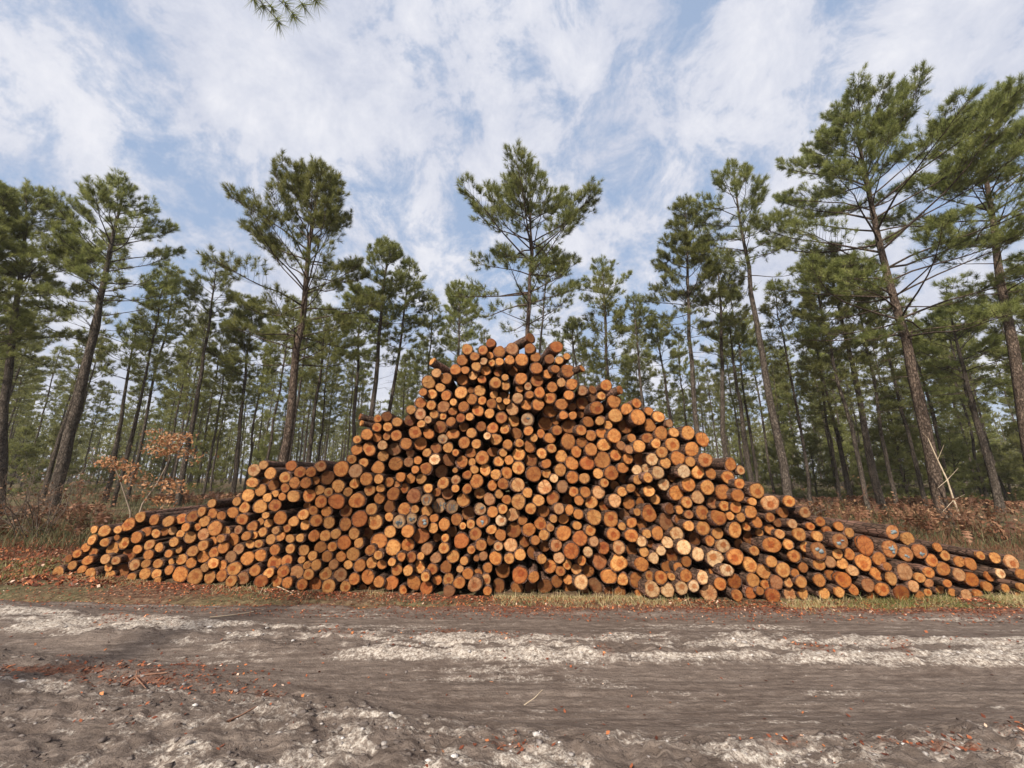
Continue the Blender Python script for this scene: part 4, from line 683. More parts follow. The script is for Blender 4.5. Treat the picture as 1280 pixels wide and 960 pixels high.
def grow(seed,Ht,cb,Rc,r0,lean=(0,0),M=26,nl=.17,w=.013,dens=1.0,dead=True,mat=None,tmat=None,bend=.12,skirt=.3,asym=(0,0),young=False,twigs=True,whorl=.55):
    rg=np.random.default_rng(seed)
    A=Acc(); nz=14
    zs=np.linspace(-.25,Ht,nz); wx=np.cumsum(rg.normal(0,bend*.3,nz)); wy=np.cumsum(rg.normal(0,bend*.3,nz)); t=np.clip(zs/Ht,0,1)
    wx-=wx[0]+ (wx[-1]-wx[0])*t*.8; wy-=wy[0]+(wy[-1]-wy[0])*t*.8
    TP=np.stack([wx+lean[0]*t,wy+lean[1]*t,zs],1); TR=r0*(1-t)**.75*.93+.015; TR[0]*=1.25
    V,Fq=tube(TP,TR,9 if r0>.06 else 6,rn=.04,rg=rg); A.add(V,Fq)
    def tp(z): return np.array([np.interp(z,zs,TP[:,0]),np.interp(z,zs,TP[:,1]),z])
    SP=[];SA=[];SL=[]
    def shoot(p,a,l):
        SP.append(p);SA.append(unit(a+np.array([0,0,.55])));SL.append(l)
    z=cb
    while z<Ht-.25:
        t=(z-cb)/(Ht-cb); prof=min(1,skirt+t/.42*(1-skirt))*(max(0,1-t)**.66)*1.34+.04
        nb=rg.integers(3,6); az0=rg.uniform(0,6.28)
        el=(.17+.72*t+rg.normal(0,.10))
        for b in range(nb):
            az=az0+b*6.283/nb+rg.normal(0,.25); L=Rc*prof*rg.uniform(.62,1.15)
            L*=1+asym[0]*math.cos(az)+asym[1]*math.sin(az); L=max(L,.18)
            e=el+rg.normal(0,.10); L=min(L,(Ht-z+.12)/max(.22,math.sin(e+.22))); d=np.array([math.cos(az)*math.cos(e),math.sin(az)*math.cos(e),math.sin(e)])
            ns=6; pts=[tp(z+rg.normal(0,.05))]; dd=d.copy(); seg=L/ns
            for k in range(ns):
                dd=unit(dd+np.array([0,0,.10 if k>2 else -.04])+rg.normal(0,.09,3)); pts.append(pts[-1]+dd*seg)
            pts=np.array(pts); rb=.008+.008*L; V,Fq=tube(pts,np.linspace(rb,.005,ns+1),5); A.add(V,Fq)
            start=.30+.22*(1-t) if not young else .15
            fd_=min(1,.40+1.4*t) if not young else 1; m=max(3,int(L*6.8*dens*fd_))
            shoot(pts[-1],unit(pts[-1]-pts[-2]),.26)
            for k in range(m):
                s=start+(1-start)*(k+rg.uniform(0,1))/m; x=s*ns; i=min(int(x),ns-1); p=pts[i]+(pts[i+1]-pts[i])*(x-i); fd=unit(pts[i+1]-pts[i])
                sd=np.cross(fd,[0,0,1.0])*(1 if k%2 else -1); sl=L*.36*(1.05-s)+.12+.06*rg.uniform(); sl*=rg.uniform(.7,1.3)
                a=unit(fd*.75+sd*rg.uniform(.5,1.0)+np.array([0,0,rg.uniform(-.05,.45)])); q=p+a*sl; q[2]+=sl*.12
                if twigs: V,Fq=tube(np.array([p,(p+q)/2,q]),np.array([.006,.005,.003]),3); A.add(V,Fq)
                shoot(q-a*.05,a,.22)
                for _ in range(int(rg.integers(1,3)+ (1 if sl>.3 else 0))):
                    u=rg.uniform(.35,.95); c=p+(q-p)*u; e2=unit(a+rg.normal(0,.6,3)+np.array([0,0,.25])); l2=rg.uniform(.08,.20)
                    shoot(c+e2*l2*.6,e2,.18)
        z+=rg.uniform(.7,1.3)*whorl*(1-.35*t)
    shoot(tp(Ht),np.array([0,0,1.0]),.3)
    for k in range(4):
        a=k*1.57+rg.uniform(0,1); shoot(tp(Ht-.1),np.array([math.cos(a)*.7,math.sin(a)*.7,.8]),.25)
    if dead:
        z=cb-.2; lo=max(1.6,cb-4.0)
        while z>lo:
            for b in range(rg.integers(1,4)):
                az=rg.uniform(0,6.28); L=rg.uniform(.35,.6+.45*Rc)*(.4+.6*(z-lo)/(cb-lo+.01)); e=rg.uniform(-.15,.35); p=tp(z); d=np.array([math.cos(az)*math.cos(e),math.sin(az)*math.cos(e),math.sin(e)])
                P=[p];dd=d
                for k in range(4): dd=unit(dd+rg.normal(0,.14,3)-np.array([0,0,.03])); P.append(P[-1]+dd*L/4)
                V,Fq=tube(np.array(P),np.linspace(.009,.002,5),4); A.add(V,Fq)
                for q in P[2:]:
                    if rg.uniform()<.6: V,Fq=tube(np.array([q,q+unit(dd+rg.normal(0,.7,3))*L*.3]),np.array([.005,.002]),3); A.add(V,Fq)
            z-=rg.uniform(.25,.6)
    tm=A.mesh('trunk',[tmat or M_TRUNK],smooth=True)
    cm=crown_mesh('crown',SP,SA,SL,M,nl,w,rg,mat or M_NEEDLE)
    return tm,cm,len(SP)
def place_tree(name,tm,cm,loc,rz=0,sc=1.0,label=None,cat='tree',group=None):
    o=bpy.data.objects.new(name,None); C.objects.link(o); o.location=loc; o.rotation_euler=(0,0,rz); o.scale=(sc,)*3; o.empty_display_size=.3
    a=link('trunk',tm,o); b=link('crown',cm,o); tag(o,label,cat,group); return o
# hero trees: lower trunk px, top px, distance, trunk width px at lower point, crown bottom px y, crown half width px, ...
HERO=[
((95,510),(166,203),14,16,415,68,'tall leaning pine standing over the low sapling end of the pile',dict(dens=.9,asym=(.1,0))),
((357,560),(407,180),12.5,16,455,92,'tall sturdy pine rising just behind the flat shoulder of the pile',dict(dens=1.0,asym=(-.05,0),skirt=.5)),
((465,510),(486,283),17,10,455,44,'mid-height pine just beside the stepped edge below the peak',dict(dens=1.1)),
((491,500),(513,312),19,7,450,32,'thin pine close beside the mid-height pine near the stepped edge',dict()),
((656,410),(662,198),12.5,10,405,92,'tall pine centred right above the peak of the log pile',dict(dens=.9,skirt=.5)),
((677,430),(683,288),18,5,420,36,'thin pine partly hidden behind the tall pine above the peak',dict(dens=.7)),
((571,430),(573,343),20,6,440,36,'small bushy pine between the stepped edge and the peak',dict(dens=1.0)),
((757,470),(752,312),20,6,385,36,'slim isolated pine with bare lower trunk past the peak',dict(dens=.9)),
((803,500),(791,355),21,6,450,30,'slim pine standing next to the isolated slim pine past the peak',dict()),
((868,530),(852,232),16,9,440,46,'shaggy pine whose trunk meets the long downward slope of the pile',dict(dens=1.1)),
((908,570),(893,300),18,9,430,40,'straight pine just behind the shaggy pine on the long slope',dict(dens=1.0)),
((985,610),(912,180),14,13,345,56,'tall pine with long bare trunk and high crown over the slope',dict(dens=1.0,skirt=.5)),
((1178,630),(1056,88),12.5,18,420,118,'largest pine in view with thick leaning trunk and broad crown',dict(dens=1.15,skirt=.6,asym=(.05,0))),
((1275,500),(1198,98),12.5,17,385,95,'big pine with a spreading crown cut by the frame beside the largest pine',dict(dens=1.1,asym=(.2,0))),
((1100,620),(1028,292),17,11,455,48,'dense dark pine between the high-crowned pine and the largest pine',dict(dens=1.5)),
((1245,620),(1184,372),18,11,505,58,'dense low pine standing behind the thick trunk of the largest pine',dict(dens=1.4)),
((10,520),(45,205),14,13,440,66,'dense dark pine just beside the leaning pine at the frame edge',dict(dens=1.35)),
((-40,520),(-8,200),13,14,450,70,'dense pine half outside the frame behind the sapling end',dict(dens=1.3)),
((238,530),(273,315),18,8,425,38,'narrow pine with open crown between leaning pine and sturdy pine',dict(dens=.8)),
((140,580),(174,392),20,7,490,34,'short thin pine under the crown of the leaning pine',dict(dens=.8)),
((298,560),(318,362),20,7,505,34,'compact dark green pine just before the sturdy pine',dict(dens=1.5)),
((1058,600),(1020,430),24,8,490,34,'slim pine seen under the dense dark pine near the slope foot',dict()),
((724,480),(714,392),22,6,450,24,'short pine tip poking out just past the peak',dict()),
((843,560),(820,392),22,7,470,32,'thin pine between isolated slim pine and shaggy pine',dict()),
((1325,600),(1272,320),18,12,480,60,'dense pine at the frame edge behind the spreading pine',dict(dens=1.4)),
((388,560),(410,372),20,7,480,36,'thin pine seen through branches of the sturdy pine',dict()),
((440,540),(452,345),22,7,470,36,'thin pine beside the mid-height pine and the shoulder step',dict()),
((938,600),(908,385),20,9,470,38,'grey-stemmed pine crossing behind the high-crowned pine',dict(dens=1.1)),
]
taken=[]
for i,(b,tp_,D,wpx,cby,hw,lab,kw) in enumerate(HERO):
    p0,t0=at_Y(b[0],b[1],D); p1,t1=at_Y(tp_[0],tp_[1],D)
    k=(p1.x-p0.x)/(p1.z-p0.z); xb=p0.x-k*p0.z; zg=gz(xb,D)
    pc,tc=at_Y((b[0]+tp_[0])/2,cby,D); Ht=(p1.z-zg)*(.905 if D<15.5 else .93); Rc=hw*t1/F*1.08
    far=D>15.5
    kw=dict(kw); kw['dens']=kw.get('dens',1.0)*1.4
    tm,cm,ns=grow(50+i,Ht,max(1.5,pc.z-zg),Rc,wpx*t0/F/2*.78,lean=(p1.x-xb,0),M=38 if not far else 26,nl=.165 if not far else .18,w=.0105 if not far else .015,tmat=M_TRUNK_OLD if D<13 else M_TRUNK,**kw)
    place_tree('pine_tree',tm,cm,(xb,D,zg),label=lab)
    taken.append((xb,D))
# generic pines for the stand behind
GEN=[]
for i in range(7):
    Ht=[14,13,15,12.5,14.5,13.5,12][i]; GEN.append(grow(300+i,Ht,Ht*[.42,.50,.40,.36,.50,.34,.38][i],[1.5,1.25,1.7,1.4,1.3,1.5,1.3][i],[.085,.075,.10,.08,.085,.09,.07][i],lean=(rng.normal(0,.3),0),M=12,nl=.22,w=.026,dens=1.0,mat=M_NEEDLE_FAR,twigs=False,bend=.16))
YNG=[grow(400+i,[4.5,5.5,3.6][i],.35,[1.4,1.7,1.2][i],.06,M=13,nl=.22,w=.030,dens=.9,dead=False,mat=M_NEEDLE_FAR,twigs=False,young=True,skirt=.75,whorl=.42) for i in range(3)]
rg=np.random.default_rng(99)
cand=[]
for D in np.arange(16.5,64,2.7):
    half=1.42*D+3
    st=2.6+D*.028
    for X in np.arange(-half,half,st):
        x=X+rg.normal(0,.55); y=D+rg.normal(0,.6)
        if any((x-a)**2+(y-b)**2<1.6**2 for a,b in taken): continue
        # thinner stand past the peak, where the sky shows
        th=.52 if D>22 else .26
        if -1.5<x/y*10<6.5: th=.44
        if x/y>.65: th=.50
        if rg.uniform()<th: cand.append((x,y))
cand.sort(key=lambda c:c[1]+.15*abs(c[0]))
NFAR=248-len(YNG)*0
def zone(x,y):
    s=x/y
    near='near' if y<30 else 'distant'
    if s<-.62: w='beyond the low sapling end of the pile'
    elif s<-.12: w='behind the stepped shoulder of the pile'
    elif s<.35: w='behind the peak of the pile'
    elif s<.85: w='above the long downward slope of the pile'
    else: w='past the blue-painted logs'
    return near,w
for i,(x,y) in enumerate(cand[:168]):
    g=GEN[rg.integers(0,len(GEN))]; s=rg.uniform(.76,1.0) if y<26 else rg.uniform(.82,1.04)
    nr,w=zone(x,y); gp=f'{nr} pines {w}'
    place_tree('pine_tree',g[0],g[1],(x,y,gz(x,y)),rg.uniform(0,6.28),s,f"{'slender pine in the stand' if nr=='near' else 'distant thin pine in the deep stand'} {w}",'tree',gp)
print('cands',len(cand))
ys=[(at_Y(px,600,D)[0].x,D) for px,D in ((1020,27),(1060,31),(1100,26),(1150,30),(1200,25),(1245,28),(1290,24),(985,33),(1075,36),(1180,36),(1130,22.5),(1330,27),(945,35),(1225,30),(1310,22),(1120,38),(1200,40),(1260,27),(60,30),(15,26),(120,34),(200,36),(330,33),(-30,30),(260,32))]
for i,(x,D) in enumerate(ys):
    g=YNG[i%3]; s=rg.uniform(.75,1.1); r_=x>0
    place_tree('young_pine',g[0],g[1],(x,D,gz(x,D)),rg.uniform(0,6.28),s,'bushy young pine among the trunks '+('past the long slope' if r_ else 'beyond the sapling end'),'tree','young pines '+('past the slope' if r_ else 'beyond the sapling end'))
# far-off wood: one mass
A=Acc(); P=[];Ax=[];Ls=[]
n=700
for k in range(n):
    y=rg.uniform(56,105); x=rg.uniform(-1.5,1.5)*y; ht=rg.uniform(9,13.5)
    if -.15<x/y<.75: ht*=.9
    zb=gz(x,y); V,Fq=tube(np.array([[x,y,zb-.2],[x+rg.normal(0,.2),y,zb+ht]]),np.array([.13,.04]),4); A.add(V,Fq)
    m=42
    for _ in range(m):
        t=rg.uniform(0,1); rr=(2.0*(1-t)**.4+.4)*math.sqrt(rg.uniform(0,1)); a=rg.uniform(0,6.28)
        P.append((x+rr*math.cos(a),y+rr*math.sin(a),zb+ht*(.02+.98*t**.8))); Ax.append(rg.normal(0,.6,3)+np.array([0,0,.7])); Ls.append(.5)
fw=link('distant_forest',A.mesh('distant_forest',[M_TRUNK])); tag(fw,'far-off green wood closing the view behind the trunks',None,None,'stuff')
cm=crown_mesh('distant_crown',P,Ax,Ls,9,.7,.13,rg,M_NEEDLE_FAR); f2=link('foliage',cm,fw); f2['kind']='stuff'

# overhanging branch from a pine on the near side of the track
def over_tree():
    rg=np.random.default_rng(12); A=Acc(); base=np.array([-6.2,-1.6,0]); 
    P=np.array([[0,0,-.2],[.05,.1,3],[.0,.2,6],[-.1,.1,9],[.1,0,12.5]])+base; V,Fq=tube(P,np.array([.2,.16,.13,.09,.03]),10,rn=.03,rg=rg); A.add(V,Fq)
    SP=[];SA=[];SL=[]
    for z in np.arange(8,12.6,.6):
        for b in range(4):
            a=rg.uniform(0,6.28); L=1.6*(1.25-(z-8)/5)*rg.uniform(.6,1); d=np.array([math.cos(a)*.8,math.sin(a)*.8,.45]); p=base+[0,.1,z]; q=p+d*L; V,Fq=tube(np.array([p,(p+q)/2+[0,0,-.05],q]),np.array([.03,.02,.008]),5); A.add(V,Fq)
            for k in range(12): s=rg.uniform(.35,1); SP.append(p+(q-p)*s+rg.normal(0,.14,3)); SA.append(d+rg.normal(0,.6,3)+[0,0,.4]); SL.append(.22)
    tipP,_=at_Y(352,8,3.05); tip=np.array(tipP)+np.array([-.05,-.05,.22]); st=base+np.array([.05,.15,5.4])
    s=np.linspace(0,1,9)[:,None]; B=st+(tip-st)*s; B[:,2]+=np.sin(s[:,0]*3.1)*.35; B[1:-1]+=rg.normal(0,.04,(7,3)); V,Fq=tube(B,np.linspace(.05,.009,9),7); A.add(V,Fq)
    for (px,py,Y) in ((352,30,3.0),(345,14,3.05),(372,22,2.95),(384,10,3.0),(400,3,3.0),(322,3,3.05),(333,12,3.1),(362,8,2.95),(390,-8,3.0),(340,-10,3.1),(310,-12,3.0)):
        q,_=at_Y(px,py,Y); q=np.array(q); j=int(rg.integers(6,9)); p=B[j]
        m=(p+q)/2+np.array([0,0,.05]); V,Fq=tube(np.array([p,m,q]),np.array([.007,.005,.004]),4); A.add(V,Fq)
        SP.append(q-unit(q-m)*.06); SA.append(unit(q-m)+np.array([0,0,-.75])); SL.append(.05)
    o=bpy.data.objects.new('overhanging_pine',None); C.objects.link(o); o.location=base
    tag(o,'pine leaning in overhead with one needle-tufted branch tip against the clouds','tree')
    inv=-base
    tm=A.mesh('trunk',[M_TRUNK_OLD],smooth=True); tr=link('trunk',tm,o); tr.matrix_parent_inverse=Matrix.Translation(inv)
    SP=np.array(SP);SA=np.array(SA);SA/=np.linalg.norm(SA,axis=1)[:,None]
    V1,F1=needles(SP[:-11],SA[:-11],np.array(SL[:-11]),20,.17,.012,rg); V2,F2=needles(SP[-11:],SA[-11:],np.array(SL[-11:]),64,.15,.0050,rg,(1.75,.45))
    ti=np.concatenate([rg.uniform(.3,.8,len(V1)//3).repeat(3),rg.uniform(.2,.7,len(V2)//3).repeat(3)])
    cm=mesh_np('crown',np.concatenate([V1,V2]),[np.concatenate([F1,F2+len(V1)])],[M_NEEDLE],attrs={'tint':('FLOAT',ti)}); c=link('crown',cm,o); c.matrix_parent_inverse=Matrix.Translation(inv)
over_tree()

# ------------------------------------------------------------------ oak sapling with dry leaves, bare shrubs, dead branch
def leaf_cluster(A,c,rad,n,size,rg):
    a=rg.uniform(0,6.283,n); d=rg.normal(0,1,(n,3)); P=c+d*np.array(rad)
    u=rg.normal(0,1,(n,3)); u/=np.linalg.norm(u,axis=1)[:,None]; v=np.cross(u,rg.normal(0,1,(n,3))); v/=np.linalg.norm(v,axis=1)[:,None]; nn=np.cross(u,v)
    s=size*rg.uniform(.6,1.3,n)[:,None]
    V=np.stack([P-u*s*.6,P-v*s*.32-u*s*.1,P-v*s*.30+u*s*.3+nn*s*.1,P+u*s*.65+nn*s*.15,P+v*s*.30+u*s*.3+nn*s*.1,P+v*s*.32-u*s*.1],1).reshape(-1,3)
    i=np.arange(n)[:,None]*6; A.add(V,np.concatenate([i+np.array([0,1,2,3]),i+np.array([0,3,4,5])]),tint=np.repeat(rg.uniform(0,1,n),6))
def sapling():
    rg=np.random.default_rng(3); St=Acc(); Lf=Acc(); Y=10.2
    root,_=at_Y(168,655,Y); rz=gz(root.x,Y); root=np.array([root.x,Y,rz-.1])
    def pt(px,py,dy=0): return np.array(at_Y(px,py,Y+dy)[0])
    stems=[[pt(160,655),pt(178,630,.1),pt(196,605,.1),pt(212,575,.2),pt(216,548,.1),pt(222,542)],
           [pt(160,655),pt(163,640,.1),pt(150,600,-.2),pt(140,575,-.3),pt(136,568,-.4)],
           [pt(178,630,.1),pt(205,630,.3),pt(212,615,.3)]]
    for s in stems:
        s=np.array(s); s[0]=root; V,Fq=tube(s,np.linspace(.022,.005,len(s)),6); St.add(V,Fq)
    cl=[(215,548,14),(200,553,10),(232,548,9),(222,560,12),(205,566,10),(190,561,7),(150,582,12),(140,576,9),(162,586,9),(132,578,5),(155,596,5),(214,607,9),(222,612,7),(206,602,6),(200,626,7),(208,630,5),(175,598,4),(178,610,4),(170,603,3),(243,573,3),(232,565,6),(195,541,5)]
    for px,py,k in cl:
        c=pt(px,py,rg.normal(0,.2)); best=min((q for s in stems for q in s),key=lambda q:np.linalg.norm(q-c)); V,Fq=tube(np.array([best,(best+c)/2+rg.normal(0,.03,3),c]),np.array([.006,.004,.003]),4); St.add(V,Fq)
        for _ in range(2):
            c2=c+rg.normal(0,.12,3)*[1,1,.5]; V,Fq=tube(np.array([c,c2]),np.array([.003,.002]),3); St.add(V,Fq)
        leaf_cluster(Lf,c,(.15,.15,.07),int(k*8),.062,rg)
    o=bpy.data.objects.new('oak_sapling',None); C.objects.link(o); tag(o,'thin oak sapling holding clusters of dry orange-brown leaves behind the low pile end','tree')
    link('stem',St.mesh('stem',[M_DEADTWIG],smooth=True),o); link('leaves',Lf.mesh('leaves',[M_OAKLEAF]),o)
sapling()
def bare_shrub(px,py,Y,h,seed,label,leafy=0,spread=.6,mat=None,n=9):
    rg=np.random.default_rng(seed); St=Acc(); Lf=Acc(); p,_=at_Z(px,py); b=np.array([at_Y(px,600,Y)[0].x,Y,0]); b[2]=gz(b[0],Y)-.05
    def rec(p,d,l,r,dep):
        pts=[p]
        for k in range(4): d=unit(d+rg.normal(0,.16,3)+[0,0,.05]); pts.append(pts[-1]+d*l/4)
        V,Fq=tube(np.array(pts),np.linspace(r,r*.5,5),4 if dep else 5); St.add(V,Fq)
        if leafy and dep>=2 and rg.uniform()<leafy: leaf_cluster(Lf,pts[-1],(.06,.06,.04),3,.06,rg)
        if dep<3:
            for k in range(rg.integers(2,5)):
                q=pts[rg.integers(1,5)]; rec(q,unit(d+rg.normal(0,.55,3)),l*rg.uniform(.4,.7),r*.5,dep+1)
    for k in range(n):
        a=rg.uniform(0,6.28); rec(b+rg.normal(0,.12,3)*[1,1,0],unit(np.array([math.cos(a)*spread,math.sin(a)*spread,1])),h*rg.uniform(.35,.6),.014,0)
    o=bpy.data.objects.new('bare_shrub',None); C.objects.link(o); tag(o,label,'shrub'); link('branches',St.mesh('branches',[mat or M_DEADTWIG],smooth=True),o)
    if Lf.n: link('leaves',Lf.mesh('leaves',[M_DRYLEAF]),o)
M_GREYTW=mat_simple('grey_brown_twigs',(.075,.055,.042),(.17,.125,.095),14)
M_REDTW=mat_simple('rusty_twigs',(.12,.055,.035),(.26,.13,.075),14)
bare_shrub(62,640,10.5,3.0,21,'tall leafless grey-brown shrub beside the low end of the pile',.08,.5,M_GREYTW,12)
bare_shrub(20,640,11.5,2.6,22,'spreading bare shrub at the frame edge next to the tall leafless shrub',.05,.8,M_GREYTW,10)
bare_shrub(118,640,11.8,2.0,23,'rust-tinted bare shrub between the tall leafless shrub and the oak sapling',.35,.7,M_REDTW,9)
bare_shrub(1050,640,12.5,1.6,24,'low twiggy shrub behind the log tops near the slope foot',.1,.9,M_REDTW,9)
bare_shrub(1215,640,10.8,1.5,25,'rusty dead shrub at the foot of the largest pine',.5,.9,M_REDTW,11)
bare_shrub(985,610,14,1.7,26,'grey bare shrub at the foot of the high-crowned pine',.1,.8,M_GREYTW,8)
bare_shrub(1140,640,11.4,1.3,27,'small brown shrub between low twiggy shrub and largest pine',.4,.9,M_REDTW,9)
A=Acc(); P=[np.array(at_Y(px,py,11.9)[0]) for px,py in ((1160,548),(1172,575),(1184,600),(1192,625),(1203,646))]; P[-1][2]=gz(P[-1][0],11.9)
V,Fq=tube(np.array(P),np.array([.012,.018,.022,.024,.022]),6); A.add(V,Fq)
for i,(px,py) in ((0,(1152,540)),(1,(1180,556)),(2,(1172,610)),(2,(1198,585)),(3,(1178,640)),(3,(1206,618))):
    V,Fq=tube(np.array([P[i],np.array(at_Y(px,py,11.7)[0])]),np.array([.009,.004]),5); A.add(V,Fq)
M_PALEST=mat_simple('weathered_pale_wood',(.30,.22,.15),(.55,.45,.32),10)
tag(link('dead_branch',A.mesh('dead_branch',[M_PALEST],smooth=True)),'pale forked dead branch leaning against the trunk of the largest pine','branch')
# twigs and sticks on the ground
def stick(name,pts,r,label,mat,side=()):
    A=Acc(); Q=[]
    for px,py in pts:
        q,_=at_Z(px,py,.02); Q.append(np.array([q.x,q.y,tz(q.x,q.y)+r*.7]))
    Q=np.array(Q); V,Fq=tube(Q,np.linspace(r,r*.5,len(Q)),6); A.add(V,Fq)
    for i,(px,py) in side:
        q,_=at_Z(px,py,.02); V,Fq=tube(np.array([Q[i],[q.x,q.y,tz(q.x,q.y)+r*1.6]]),np.array([r*.6,r*.3]),5); A.add(V,Fq)
    tag(link(name,A.mesh(name,[mat],smooth=True)),label,'stick')
M_BRTW=mat_simple('brown_twig_bark',(.12,.06,.04),(.27,.15,.10),20)
stick('fallen_stick',[(152,862),(168,854),(185,852),(200,849),(208,848)],.010,'forked brown stick lying among red litter on the near track edge',M_BRTW,((1,(180,874)),(1,(170,846))))
stick('fallen_stick',[(262,772),(285,768),(308,763),(330,758)],.007,'long thin pale stick lying across the track edge before the pile',M_PALEST)
stick('fallen_stick',[(312,725),(330,730),(348,733),(366,739)],.011,'pale peeled stick lying against the bottom logs below the shoulder',M_PALEST,((1,(325,742)),))
stick('fallen_stick',[(655,872),(668,865),(678,858)],.004,'short pale twig on the smooth wheel rut in mid track',M_PALEST)
stick('fallen_stick',[(282,914),(300,902),(320,894)],.007,'dark twig on the crusted pale bank',M_BRTW)
stick('fallen_stick',[(1245,735),(1232,748),(1222,752)],.007,'thin brown twig hanging at the foot of the far low logs',M_BRTW,((1,(1240,752)),))
# ------------------------------------------------------------------ sky, light, camera
SUN_EL=R(38); SUN_AZ=R(205)   # azimuth measured clockwise from +Y: behind the camera, to its left
W=bpy.data.worlds.new('World'); scene.world=W; W.use_nodes=True; nt=W.node_tree; nt.nodes.clear()
N=lambda t,**k:(lambda x:[setattr(x,a,b) for a,b in k.items()] and x or x)(nt.nodes.new(t))
def ln(a,b): nt.links.new(a,b)
def wm(op,a,b=None,clamp=False):
    x=nt.nodes.new('ShaderNodeMath'); x.operation=op; x.use_clamp=clamp
    for i,v in enumerate((a,b)):
        if v is None: continue
        if hasattr(v,'links'): ln(v,x.inputs[i])
        else: x.inputs[i].default_value=v
    return x.outputs[0]
def wmap(v,a,b,c=0,d=1):
    x=nt.nodes.new('ShaderNodeMapRange'); ln(v,x.inputs[0])
    for i,q in enumerate((a,b,c,d)): x.inputs[i+1].default_value=q
    return x.outputs[0]
out=nt.nodes.new('ShaderNodeOutputWorld'); bg=nt.nodes.new('ShaderNodeBackground'); bg.inputs['Strength'].default_value=.10; ln(bg.outputs[0],out.inputs[0])
sky=nt.nodes.new('ShaderNodeTexSky'); sky.sky_type='NISHITA'; sky.sun_disc=False; sky.sun_elevation=SUN_EL; sky.sun_rotation=SUN_AZ; sky.air_density=1.0; sky.dust_density=1.2; sky.ozone_density=1.2
tc=nt.nodes.new('ShaderNodeTexCoord'); sp=nt.nodes.new('ShaderNodeSeparateXYZ'); ln(tc.outputs['Generated'],sp.inputs[0])
zz=wm('ADD',wm('MAXIMUM',sp.outputs[2],0.0),.42)
cx=nt.nodes.new('ShaderNodeCombineXYZ'); ln(wm('DIVIDE',sp.outputs[0],zz),cx.inputs[0]); ln(wm('MULTIPLY',wm('DIVIDE',sp.outputs[1],zz),.75),cx.inputs[1])
def wn(scale,detail,rough,dist,off):
    x=nt.nodes.new('ShaderNodeTexNoise'); x.inputs['Scale'].default_value=scale; x.inputs['Detail'].default_value=detail; x.inputs['Roughness'].default_value=rough; x.inputs['Distortion'].default_value=dist
    m=nt.nodes.new('ShaderNodeMapping'); m.inputs['Location'].default_value=off; ln(cx.outputs[0],m.inputs[0]); ln(m.outputs[0],x.inputs['Vector']); return x.outputs['Fac']
big=wn(2.2,3,.5,.4,(3.1,1.7,.3)); fine=wn(6,10,.58,.5,(1.2,4.4,0)); sh=wn(4.5,6,.6,.3,(7.7,2.1,2))
pn=nt.nodes.new('ShaderNodeTexNoise'); pn.inputs['Scale'].default_value=6.5; pn.inputs['Detail'].default_value=9; pn.inputs['Roughness'].default_value=.68; pn.inputs['Distortion'].default_value=.25; ln(tc.outputs['Generated'],pn.inputs['Vector']); puff=pn.outputs['Fac']
dens=wm('ADD',wm('ADD',wm('MULTIPLY',big,.26),wm('MULTIPLY',fine,.08)),wm('MULTIPLY',puff,.66))
mask=wmap(dens,.405,.505); mask=wm('MAXIMUM',mask,wmap(sp.outputs[2],.22,.02,0,.85))
cl=nt.nodes.new('ShaderNodeMix'); cl.data_type='RGBA'; ln(wmap(wm('ADD',wm('MULTIPLY',sh,.35),wm('MULTIPLY',puff,.65)),.44,.63),cl.inputs[0])
cl.inputs[6].default_value=(3.75,4.0,4.8,1); cl.inputs[7].default_value=(5.35,5.4,5.8,1)
hsv=nt.nodes.new('ShaderNodeMix'); hsv.data_type='RGBA'; hsv.blend_type='MIX'; hsv.inputs[0].default_value=.75; ln(sky.outputs[0],hsv.inputs[6]); hsv.inputs[7].default_value=(2.7,3.45,4.8,1)
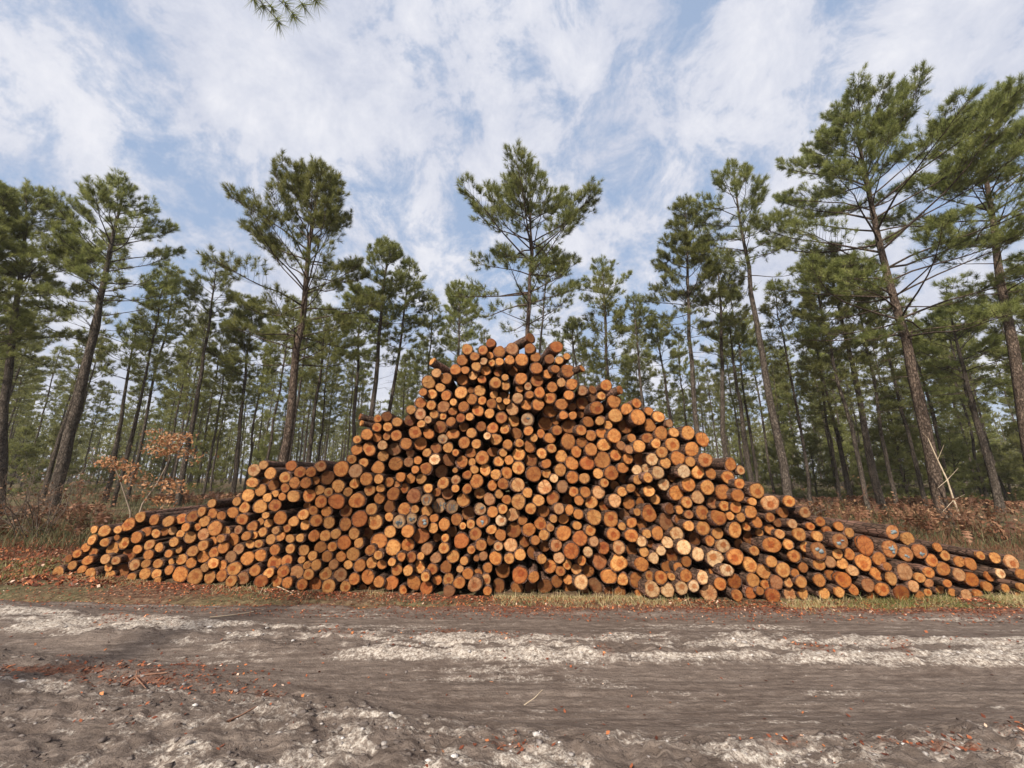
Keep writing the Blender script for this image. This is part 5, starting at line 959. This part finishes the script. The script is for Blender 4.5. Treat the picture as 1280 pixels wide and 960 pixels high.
mx=nt.nodes.new('ShaderNodeMix'); mx.data_type='RGBA'; ln(mask,mx.inputs[0]); ln(hsv.outputs[2],mx.inputs[6]); ln(cl.outputs[2],mx.inputs[7]); ln(mx.outputs[2],bg.inputs['Color'])
sd=bpy.data.lights.new('sun','SUN'); sd.energy=4.6; sd.angle=R(4); sd.color=(1,.93,.82); so_=bpy.data.objects.new('sun',sd); C.objects.link(so_)
sv=Vector((math.sin(SUN_AZ)*math.cos(SUN_EL),math.cos(SUN_AZ)*math.cos(SUN_EL),math.sin(SUN_EL)))
so_.rotation_euler=(-sv).to_track_quat('-Z','Y').to_euler(); so_.location=sv*50
hb=bpy.data.meshes.new('haze'); x0,x1,y0,y1,z0,z1=-230,230,-70,230,-1.5,24
hb.from_pydata([(a,b,c) for a in(x0,x1) for b in(y0,y1) for c in(z0,z1)],[],[(0,1,3,2),(4,6,7,5),(0,4,5,1),(2,3,7,6),(0,2,6,4),(1,5,7,3)])
hm=bpy.data.materials.new('pale_air'); hm.use_nodes=True; hm.node_tree.nodes.clear(); ho=hm.node_tree.nodes.new('ShaderNodeOutputMaterial'); hv=hm.node_tree.nodes.new('ShaderNodeVolumePrincipled')
hv.inputs['Color'].default_value=(.88,.90,.86,1); hv.inputs['Density'].default_value=.0005; hv.inputs['Anisotropy'].default_value=.0; hm.node_tree.links.new(hv.outputs[0],ho.inputs['Volume']); hb.materials.append(hm)
tag(link('haze',hb),None,None,None,'stuff')
scene.cycles.volume_bounces=1
cam=bpy.data.cameras.new('camera'); cam.sensor_width=36; cam.lens=36*F/1280; cam.clip_end=2000; cam.clip_start=.05
co=bpy.data.objects.new('camera',cam); C.objects.link(co); co.location=(0,0,H); co.rotation_euler=(R(90)+PITCH,0,0); scene.camera=co
scene.view_settings.view_transform='Standard'; scene.view_settings.look='None'; scene.view_settings.exposure=0.68; scene.view_settings.gamma=1; scene.view_settings.use_curve_mapping=False
scene.cycles.max_bounces=6; scene.cycles.diffuse_bounces=3; scene.cycles.transmission_bounces=4; scene.cycles.transparent_max_bounces=4
scene.cycles.use_denoising=True
try: scene.cycles.denoiser='OPENIMAGEDENOISE'
except Exception: pass
scene.render.use_persistent_data=False
